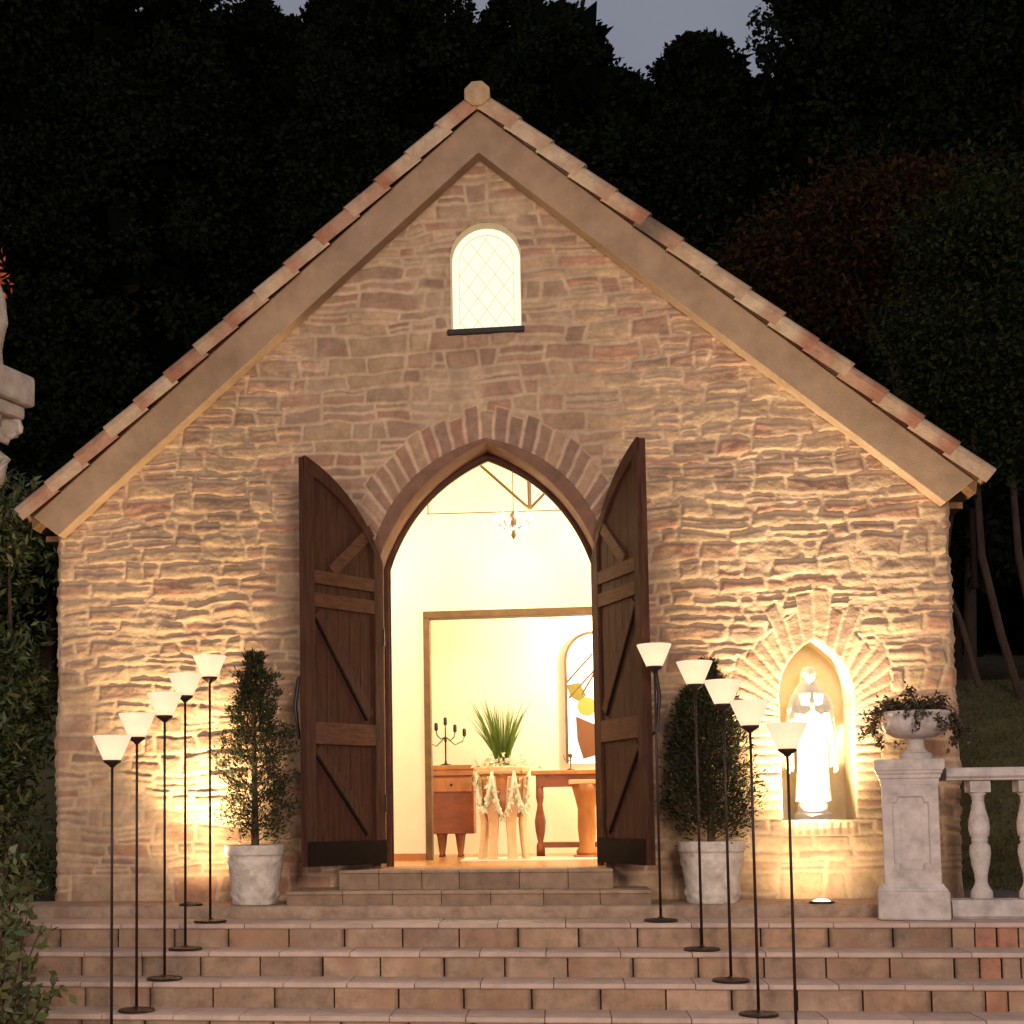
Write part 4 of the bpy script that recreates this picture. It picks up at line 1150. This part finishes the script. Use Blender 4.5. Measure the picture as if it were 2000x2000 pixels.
# ================================================================== COLUMN WITH STATUE (left edge)
cz = 2.42
colm = thing('ornate_column', 'weathered stone column with scrolled capital at the left edge', 'column', (-2.475, -3.05, -1.10), R(-17))
hC = 1.16
mb = MB(); mb.lathe([(.22, 0), (.22, .12), (.19, .16), (.17, .20), (.155, .26), (.15, 1.2), (.135, 3.30), (.15, 3.34), (.15, 3.37)], 32, fold=.02, nf=16); mb.build('shaft', M['statue2'], colm, smooth=True)
mb = MB(); mb.lathe([(.14, 3.36), (.15, 3.40), (.16, 3.55), (.21, 3.76), (.22, 3.80)], 28)
for k in range(4):
    a = R(45) + k * PI / 2; mt_ = Matrix.Rotation(a, 4, 'Z')
    pts = []
    for t in np.linspace(0, 1, 26):
        th = -.5 * PI - t * 4.0 * PI; rr = .072 * (1 - t * .86)
        pts.append(mt_ @ Vector((.25 + rr * 1.1 * math.cos(th), 0, 3.745 + rr * math.sin(th))))
    mb.tube(pts, [.019 * (1 - .35 * t) for t in np.linspace(0, 1, 26)], 8)
    mb.lathe([(.002, -.012), (.062, -.012), (.062, .012), (.002, .012)], 20, mtx=mt_ @ Matrix.Translation((.235, 0, 3.745)) @ Matrix.Rotation(PI / 2, 4, 'X'))
    mb.tube([mt_ @ Vector((.14, 0, 3.42)), mt_ @ Vector((.20, 0, 3.50)), mt_ @ Vector((.225, 0, 3.58)), mt_ @ Vector((.19, 0, 3.60))], [.05, .045, .035, .03], 8)
mb.build('capital', M['statue2'], colm, smooth=True)
mb = MB(); mb.box(-.27, .27, -.27, .27, 3.86, 4.02); mb.box(-.235, .235, -.235, .235, 3.79, 3.86); mb.build('abacus', M['statue2'], colm, bevel=.02)
def drapery(mb):
    rows = [(0, .21, .19), (.10, .20, .18), (.24, .235, .20), (.38, .215, .18), (.52, .165, .14), (.72, .12, .11), (.85, .12, .10), (1.0, .15, .10), (1.10, .13, .09), (1.16, .05, .05), (1.2, .045, .045)]
    seg = 64; vs = []
    for z, rx, ry in rows:
        for k in range(seg):
            a = 2 * PI * k / seg; q = 1 + (.09 if z < .8 else .02) * math.cos(9 * a + z * 5) + .03 * math.cos(17 * a - z * 3)
            vs.append((rx * q * math.cos(a), ry * q * math.sin(a), z))
    mb._add(vs, [(i * seg + k, i * seg + (k + 1) % seg, (i + 1) * seg + (k + 1) % seg, (i + 1) * seg + k) for i in range(len(rows) - 1) for k in range(seg)] + [tuple(range(seg)), tuple(range((len(rows) - 1) * seg, len(rows) * seg))])
    ell(mb, (0, 0, 1.29), (.072, .082, .10)); ell(mb, (0, .02, 1.33), (.085, .085, .075)); ell(mb, (0, -.085, 1.28), (.012, .016, .022))
    for s in (-1, 1): mb.tube([(s * .12, 0, 1.06), (s * .15, -.02, .86), (s * .12, -.12, .74), (s * .03, -.17, .78)], [.045, .045, .038, .028], 10)
cs_ = thing('column_statue', 'grey draped stone figure on top of the column, cut by the left edge', 'statue', (-2.495, -3.05, 2.92), R(-17))
figure(cs_, drapery, .014, M['statue2'], (0, 0, 0)).scale = (1.1, 1.1, 1.0)

# ================================================================== SHRUBS AND TREES
def leafy(name, label, cat, base, P, N_, size, aspect, colr, var, seed, stems, alt=None, pa=0, group=None, mtl='leaf', jitter=.8, foliage='foliage'):
    t = thing(name, label, cat, base, 0, group)
    P = np.asarray(P); V, F = leaf_cloud(P, N_, size, aspect, seed, jitter=jitter)
    np_mesh(foliage, V, F, M[mtl], t, col=leaf_cols(len(P), colr, var, seed + 1, alt, pa))
    mb = MB()
    for (pts, rr) in stems: mb.tube(pts, rr, 7)
    mb.build('stem' if foliage == 'foliage' else 'trunk', M['bark'], t)
    return t
# tall evergreen beside the chapel's left corner
rs = np.random.RandomState(61)
n = 21000
cl = rs.uniform((-.62, -.45, .0), (.60, .45, 3.15), (420, 3)); cl[:, 0] -= .05 * np.sin(cl[:, 2] * 3)
k = rs.randint(0, 420, n); P = cl[k] + rs.normal(size=(n, 3)) * (.075, .075, .09)
P = P[(P[:, 0] < .50 + .07 * np.sin(P[:, 2] * 5) + .05 * np.sin(P[:, 2] * 13) - .10 * np.clip(P[:, 2] - 2.5, 0, 1))]
N_ = np.stack([P[:, 0] * 0 + .4, P[:, 0] * 0 - .5, P[:, 0] * 0 + .1], 1)
leafy('evergreen_hedge', 'tall dark evergreen hedge crowding the left corner of the chapel', 'hedge', (-3.82, .25, .05), P, N_, .085, .30, (.075, .095, .036), .6, 62,
      [([(x, 0, -.3), (x + .03, 0, 1.4), (x, 0, 2.7)], [.03, .022, .01]) for x in (-.35, 0, .25)], alt=(.075, .075, .025), pa=.2)
# broad leaved shrub in the lower left corner
for si, (bx, by, bz, hgt, wid, lab) in enumerate(((-2.56, -2.25, -.62, .98, .32, 'glossy broad leaved shrub overhanging the steps in the lower left corner'), (-2.95, -1.55, -.35, 1.2, .34, 'bushy shrub between the hedge and the corner shrub'))):
    rs = np.random.RandomState(64 + si)
    Pn = []; stems = []
    for b in range(46):
        a = rs.uniform(0, 2 * PI); r = wid * math.sqrt(rs.rand()); top = np.array((r * math.cos(a) * 1.05, r * math.sin(a), hgt * rs.uniform(.35, 1.0) * (1.05 - .45 * r / wid)))
        pts = [(0, 0, -.25), tuple(top * .5 + rs.normal(size=3) * .02), tuple(top)]
        stems.append((pts, [.009, .006, .003]))
        for q in range(17): 
            f_ = rs.uniform(.45, 1.05); Pn.append(top * f_ + rs.normal(size=3) * .035)
    Pn = np.array(Pn); N_ = Pn * (1.2, 1.2, .5) + (0, -.2, .1)
    leafy('broadleaf_shrub', lab, 'shrub', (bx, by, bz), Pn, N_, .075, .52, (.105, .13, .05), .5, 65 + si * 7, stems, alt=(.16, .15, .07), pa=.16)
# autumn sprig at the left edge
rs = np.random.RandomState(68)
P = rs.normal(size=(60, 3)) * (.05, .04, .06)
t = thing('autumn_maple_sprig', 'small sprig of bright red leaves at the left edge above the column statue', 'leaves', tuple(at(-12, 545, -1.0)))
V, F = leaf_cloud(P, P * 2, .06, .4, 69); np_mesh('leaves', V, F, M['redleaf'], t)
mb = MB(); mb.tube([(-1.2, .2, -.5), (-.5, .1, -.1), (0, 0, 0)], [.012, .008, .004], 6); mb.build('twig', M['bark'], t)

# cedars behind
def cedar_proto(seed, H_, Rw, Ls):
    """dome or spire shaped crown built of leafy clumps; Ls is the depth over which the top widens"""
    rs = np.random.RandomState(seed)
    P, N_ = [], []
    nc = 330
    for c in range(nc):
        s_ = (rs.rand() ** 1.25) * H_ * .85
        q = min(1, s_ / Ls)
        prof = Rw * math.sqrt(max(.02, 1 - (1 - q) ** 2)) * (1 + .055 * max(0, s_ - Ls))
        a = rs.uniform(0, 2 * PI); r = prof * rs.uniform(.35, 1.0) ** .5 * (.86 + .22 * rs.rand())
        cr = .20 + .30 * min(1, s_ / 3.0)
        m_ = 130
        d = rs.normal(size=(m_, 3)); d /= np.linalg.norm(d, axis=1)[:, None]
        rr = cr * rs.uniform(.25, 1, m_) ** .6
        P.append(np.array((r * math.cos(a), r * math.sin(a), H_ - s_ - cr * .6)) + d * rr[:, None] * (1, 1, .9)); N_.append(d * (1, 1, .3))
    return np.concatenate(P), np.concatenate(N_)
def cedar(seed, H_, Rw, Ls, base, label, colr=(.018, .024, .011)):
    P, N_ = cedar_proto(seed, H_, Rw, Ls)
    t = thing('cedar_tree', label, 'tree', base, 0, 'cedars rising behind the chapel')
    V, F = leaf_cloud(P, N_, .135, .65, seed + 1, jitter=1.0)
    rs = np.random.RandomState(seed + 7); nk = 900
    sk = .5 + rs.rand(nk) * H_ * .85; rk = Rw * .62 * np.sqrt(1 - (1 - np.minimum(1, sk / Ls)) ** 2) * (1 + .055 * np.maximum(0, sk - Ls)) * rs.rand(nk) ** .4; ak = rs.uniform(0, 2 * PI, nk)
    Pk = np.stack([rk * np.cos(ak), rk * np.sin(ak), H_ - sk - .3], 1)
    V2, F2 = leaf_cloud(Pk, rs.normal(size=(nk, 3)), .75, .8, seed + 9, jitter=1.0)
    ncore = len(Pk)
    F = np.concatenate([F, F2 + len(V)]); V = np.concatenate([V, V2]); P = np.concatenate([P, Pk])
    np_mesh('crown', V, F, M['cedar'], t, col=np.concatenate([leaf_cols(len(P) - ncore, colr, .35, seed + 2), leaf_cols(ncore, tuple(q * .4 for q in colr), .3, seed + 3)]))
    mb = MB(); mb.tube([(0, 0, -1), (.05, 0, H_ * .4), (0, 0, H_ * .97)], [.30, .20, .03], 10)
    for k in range(10):
        a = k * 2.4; z = H_ * (.2 + .07 * k); mb.tube([(0, 0, z), (Rw * .5 * math.cos(a), Rw * .5 * math.sin(a), z + .3)], [.06, .02], 5)
    mb.build('trunk', M['bark'], t)
    return t
specs = [  # photo px, py of the tip, depth, radius, depth of the widening top, label
    (500, -22, 19, 1.05, 2.6, 'narrow cedar whose tip just clears the sky at upper left'),
    (562, 14, 20, .55, 2.4, 'slim pointed cedar tip in the small upper left sky gap'),
    (650, -45, 17, .80, 1.6, 'ragged cedar with loose side twigs at the small sky gap'),
    (775, -110, 18, 1.75, 2.6, 'broad cedar rising out of frame above the left roof slope'),
    (1010, -25, 19, 1.15, 1.2, 'round topped cedar just above the chapel ridge'),
    (1085, -2, 17, 1.20, 1.5, 'dense rounded cedar bordering the left side of the main sky gap'),
    (1195, 122, 18, .95, 1.4, 'low cedar shoulder at the foot of the main sky gap'),
    (1360, 55, 18, .95, 1.1, 'domed cedar standing alone in the main sky gap'),
    (1655, -190, 17, 1.8, 2.4, 'tall cedar at the right side of the main sky gap'),
    (1790, -200, 18, 2.4, 3, 'broad dark cedar rising out of frame at upper right'),
    (1980, -220, 17, 2.4, 3, 'dark cedar at the upper right corner'),
    (255, -220, 17, 2.2, 3, 'broad cedar rising out of frame above the left eave'),
    (90, -260, 18, 2.4, 3, 'dark cedar near the upper left corner'),
    (-80, -200, 16, 2.3, 3, 'cedar half out of frame at the upper left corner'),
    (905, 45, 21, 2.2, 1.6, 'cedar behind the chapel ridge, deeper in the wood'),
    (400, 25, 22, 2.4, 2, 'deeper cedar behind the upper left tree tips'),
    (1475, 140, 20, 1.7, 1.3, 'deeper cedar to the right of the domed one'),
    (650, 80, 22, 2.4, 1.6, 'deeper cedar between the ragged and the broad left trees'),
    (1060, 45, 22, 2.0, 1.6, 'deeper cedar between the two rounded tops above the ridge'),
    (1290, 200, 21, 1.3, 1.5, 'lowest cedar top at the bottom of the main sky gap'),
]
for i, (u, v, Y, Rw, Ls, lab) in enumerate(specs):
    tip = at(u, v + 24, Y); bz = gz(tip[0], Y)
    cedar(400 + i * 5, float(tip[2] - bz), Rw, Ls, (float(tip[0]), Y, bz), lab)
# far wood closing the gaps between trunks
rs = np.random.RandomState(77); n = 60000
u = rs.uniform(-18, 19, n); yy = rs.uniform(24, 30, n)
hmax = 15.0 + 1.6 * fbm(u, u * 0, .6, 78, 3)
z = rs.rand(n) * hmax + 3.0
P = np.stack([u, yy, z], 1); V, F = leaf_cloud(P, np.tile((0, -1., .2), (n, 1)), .7, .7, 79, jitter=1)
o = np_mesh('distant_wood', V, F, M['cedar'], None, col=leaf_cols(n, (.013, .016, .009), .6, 80)); struct(o, 'stuff'); o['label'] = 'dark mass of woodland behind the cedars'

# reddish maple to the right behind the chapel
def broad_tree(name, lab, base, crown_c, crown_r, ncl, per, size, colr, seed, alt, pa, trunk, gname=None, spread=.30):
    rs = np.random.RandomState(seed)
    c = rs.normal(size=(ncl, 3)); c /= np.linalg.norm(c, axis=1)[:, None]; c *= rs.uniform(.35, 1, (ncl, 1)) ** .5
    c = c * crown_r + crown_c
    k = rs.randint(0, ncl, ncl * per); P = c[k] + rs.normal(size=(ncl * per, 3)) * (spread, spread, spread * .5)
    t = thing(name, lab, 'tree', base)
    V, F = leaf_cloud(P, (P - np.array(crown_c)) * .3, size, .5, seed + 1, jitter=.8)
    np_mesh('crown', V, F, M['treeleaf'], t, col=leaf_cols(len(P), colr, .6, seed + 2, alt, pa))
    mb = MB()
    for pts, rr in trunk: mb.tube(pts, rr, 8)
    mb.build('trunk', M['bark'], t)
c_ = at(1720, 500, 9); b_ = (float(c_[0]) + .6, 9, gz(float(c_[0]) + .6, 9))
broad_tree('autumn_maple', 'dim rust coloured maple spreading behind the right roof slope', b_, (c_[0] - b_[0], 0, c_[2] - b_[2]), (1.75, 1.0, 1.15), 120, 130, .10, (.052, .023, .009), 510, (.04, .032, .011), .35,
           [([(0, 0, -.3), (-.1, 0, 2), (-.5, 0, 4.4), (-1.1, 0, 5.6)], [.13, .10, .06, .02]), ([(0, 0, 1.6), (.4, 0, 3.8), (.6, 0, 5.4)], [.08, .05, .02])])
c_ = at(1930, 640, 6.2); b_ = (float(c_[0]) + .25, 6.2, gz(float(c_[0]) + .25, 6.2))
broad_tree('broadleaf_tree', 'dark green leafy tree standing right of the chapel eave', b_, (c_[0] - b_[0], 0, c_[2] - b_[2]), (.95, .9, 1.85), 170, 150, .075, (.023, .030, .010), 520, (.036, .038, .013), .25,
           [([(0, 0, -.3), (-.25, 0, .7), (-.42, 0, 1.6), (-.45, 0, 3.0)], [.05, .045, .04, .03]), ([(.5, .1, -.3), (.15, .1, .6), (.0, .1, 1.6), (-.05, .1, 3.0)], [.05, .045, .04, .03]), ([(-.65, -.5, .1), (-.81, -.5, .8), (-.95, -.5, 1.2)], [.035, .03, .025])], spread=.2)
# understory tree behind the right corner to keep the gap dark
c_ = at(1880, 1050, 11.5); b_ = (float(c_[0]), 11.5, gz(float(c_[0]), 11.5))
broad_tree('dark_tree', 'near black tree filling the gap behind the right chapel corner', b_, (c_[0] - b_[0], 0, c_[2] - b_[2] + 1.3), (2.6, .8, 2.2), 150, 60, .22, (.020, .024, .012), 530, None, 0,
           [([(0, 0, -.4), (.1, 0, 2), (0, 0, 4)], [.10, .08, .04])], spread=.35)

# ================================================================== LIGHTS AND SKY
def light(name, kind, loc, energy, color, target=None, **kw):
    d = bpy.data.lights.new(name, kind); d.energy = energy; d.color = color
    for k, v in kw.items(): setattr(d, k, v)
    o = bpy.data.objects.new(name, d); COL.objects.link(o); o.location = loc
    if target is not None: o.rotation_euler = (Vector(target) - Vector(loc)).to_track_quat('-Z', 'Y').to_euler()
    return o
# garden floodlights behind the photographer, washing the front
light('flood_lamp', 'AREA', (2.6, -12.5, 3.6), 700, (1.0, .80, .62), (0, 0, 1.8), shape='SQUARE', size=2.2)
light('flood_lamp', 'AREA', (-4.2, -12.0, 3.0), 380, (1.0, .81, .66), (0, 0, 1.8), shape='SQUARE', size=2.2)
# uplights
GOLD = (1.0, .75, .40)
light('uplight_beam', 'SPOT', (-1.99, -.44, .12), 70, GOLD, (-2.0, .04, .9), spot_size=R(118), spot_blend=1.0, shadow_soft_size=.05)
light('uplight_beam', 'SPOT', (-1.99, -.44, .12), 640, GOLD, (-1.93, -.02, 2.5), spot_size=R(84), spot_blend=1.0, shadow_soft_size=.05)
light('uplight_beam', 'SPOT', (2.11, -.44, .12), 50, (1.0, .78, .44), (2.14, .04, .55), spot_size=R(130), spot_blend=1.0, shadow_soft_size=.05)
light('uplight_beam', 'SPOT', (2.11, -.44, .12), 680, (1.0, .86, .60), (2.17, .05, 1.40), spot_size=R(54), spot_blend=1.0, shadow_soft_size=.05)
light('uplight_beam', 'SPOT', (2.11, -.44, .12), 600, GOLD, (2.05, -.02, 2.5), spot_size=R(84), spot_blend=1.0, shadow_soft_size=.05)
# interior
light('chandelier_light', 'POINT', (.165, 1.0, 2.90), 18, (1.0, .86, .55), shadow_soft_size=.12)
light('hall_fill', 'POINT', (-1.7, .85, 2.9), 95, (1.0, .86, .58), shadow_soft_size=.15)  # unseen fill lights added at both sides to brighten the hall
light('hall_fill', 'POINT', (1.9, .75, 3.1), 135, (1.0, .88, .62), shadow_soft_size=.15)
light('back_room_light', 'POINT', (1.5, 2.5, 2.5), 240, (1.0, .88, .64), shadow_soft_size=.12)

w = bpy.data.worlds.new("World"); sc.world = w; w.use_nodes = True
nt = w.node_tree; N = nt.nodes; L = nt.links
bg = N['Background']
sky = N.new('ShaderNodeTexSky'); sky.sky_type = 'NISHITA'; sky.sun_disc = False; sky.sun_elevation = R(1.0); sky.sun_rotation = R(200); sky.air_density = 1.0; sky.dust_density = 2.0
tc = N.new('ShaderNodeTexCoord'); ns_ = N.new('ShaderNodeTexNoise'); ns_.inputs['Scale'].default_value = 3; ns_.inputs['Detail'].default_value = 5
L.new(tc.outputs['Generated'], ns_.inputs['Vector'])
rp = N.new('ShaderNodeMapRange'); rp.inputs['From Min'].default_value = .3; rp.inputs['From Max'].default_value = .7; rp.inputs['To Min'].default_value = .85; rp.inputs['To Max'].default_value = 1.12
L.new(ns_.outputs['Fac'], rp.inputs['Value'])
cl_ = N.new('ShaderNodeVectorMath'); cl_.operation = 'SCALE'; cl_.inputs[0].default_value = (2.2, 2.32, 2.85); L.new(rp.outputs[0], cl_.inputs['Scale'])
mx = N.new('ShaderNodeMix'); mx.data_type = 'RGBA'; mx.inputs['Factor'].default_value = .95     # overcast dusk cloud over the clear sky
L.new(sky.outputs[0], mx.inputs['A']); L.new(cl_.outputs[0], mx.inputs['B'])
L.new(mx.outputs['Result'], bg.inputs['Color']); bg.inputs['Strength'].default_value = .1

sc.view_settings.view_transform = 'Standard'; sc.view_settings.look = 'None'; sc.view_settings.exposure = 0; sc.view_settings.gamma = 1
sc.cycles.use_denoising = True
sc.cycles.max_bounces = 6; sc.cycles.diffuse_bounces = 4; sc.cycles.sample_clamp_indirect = 4
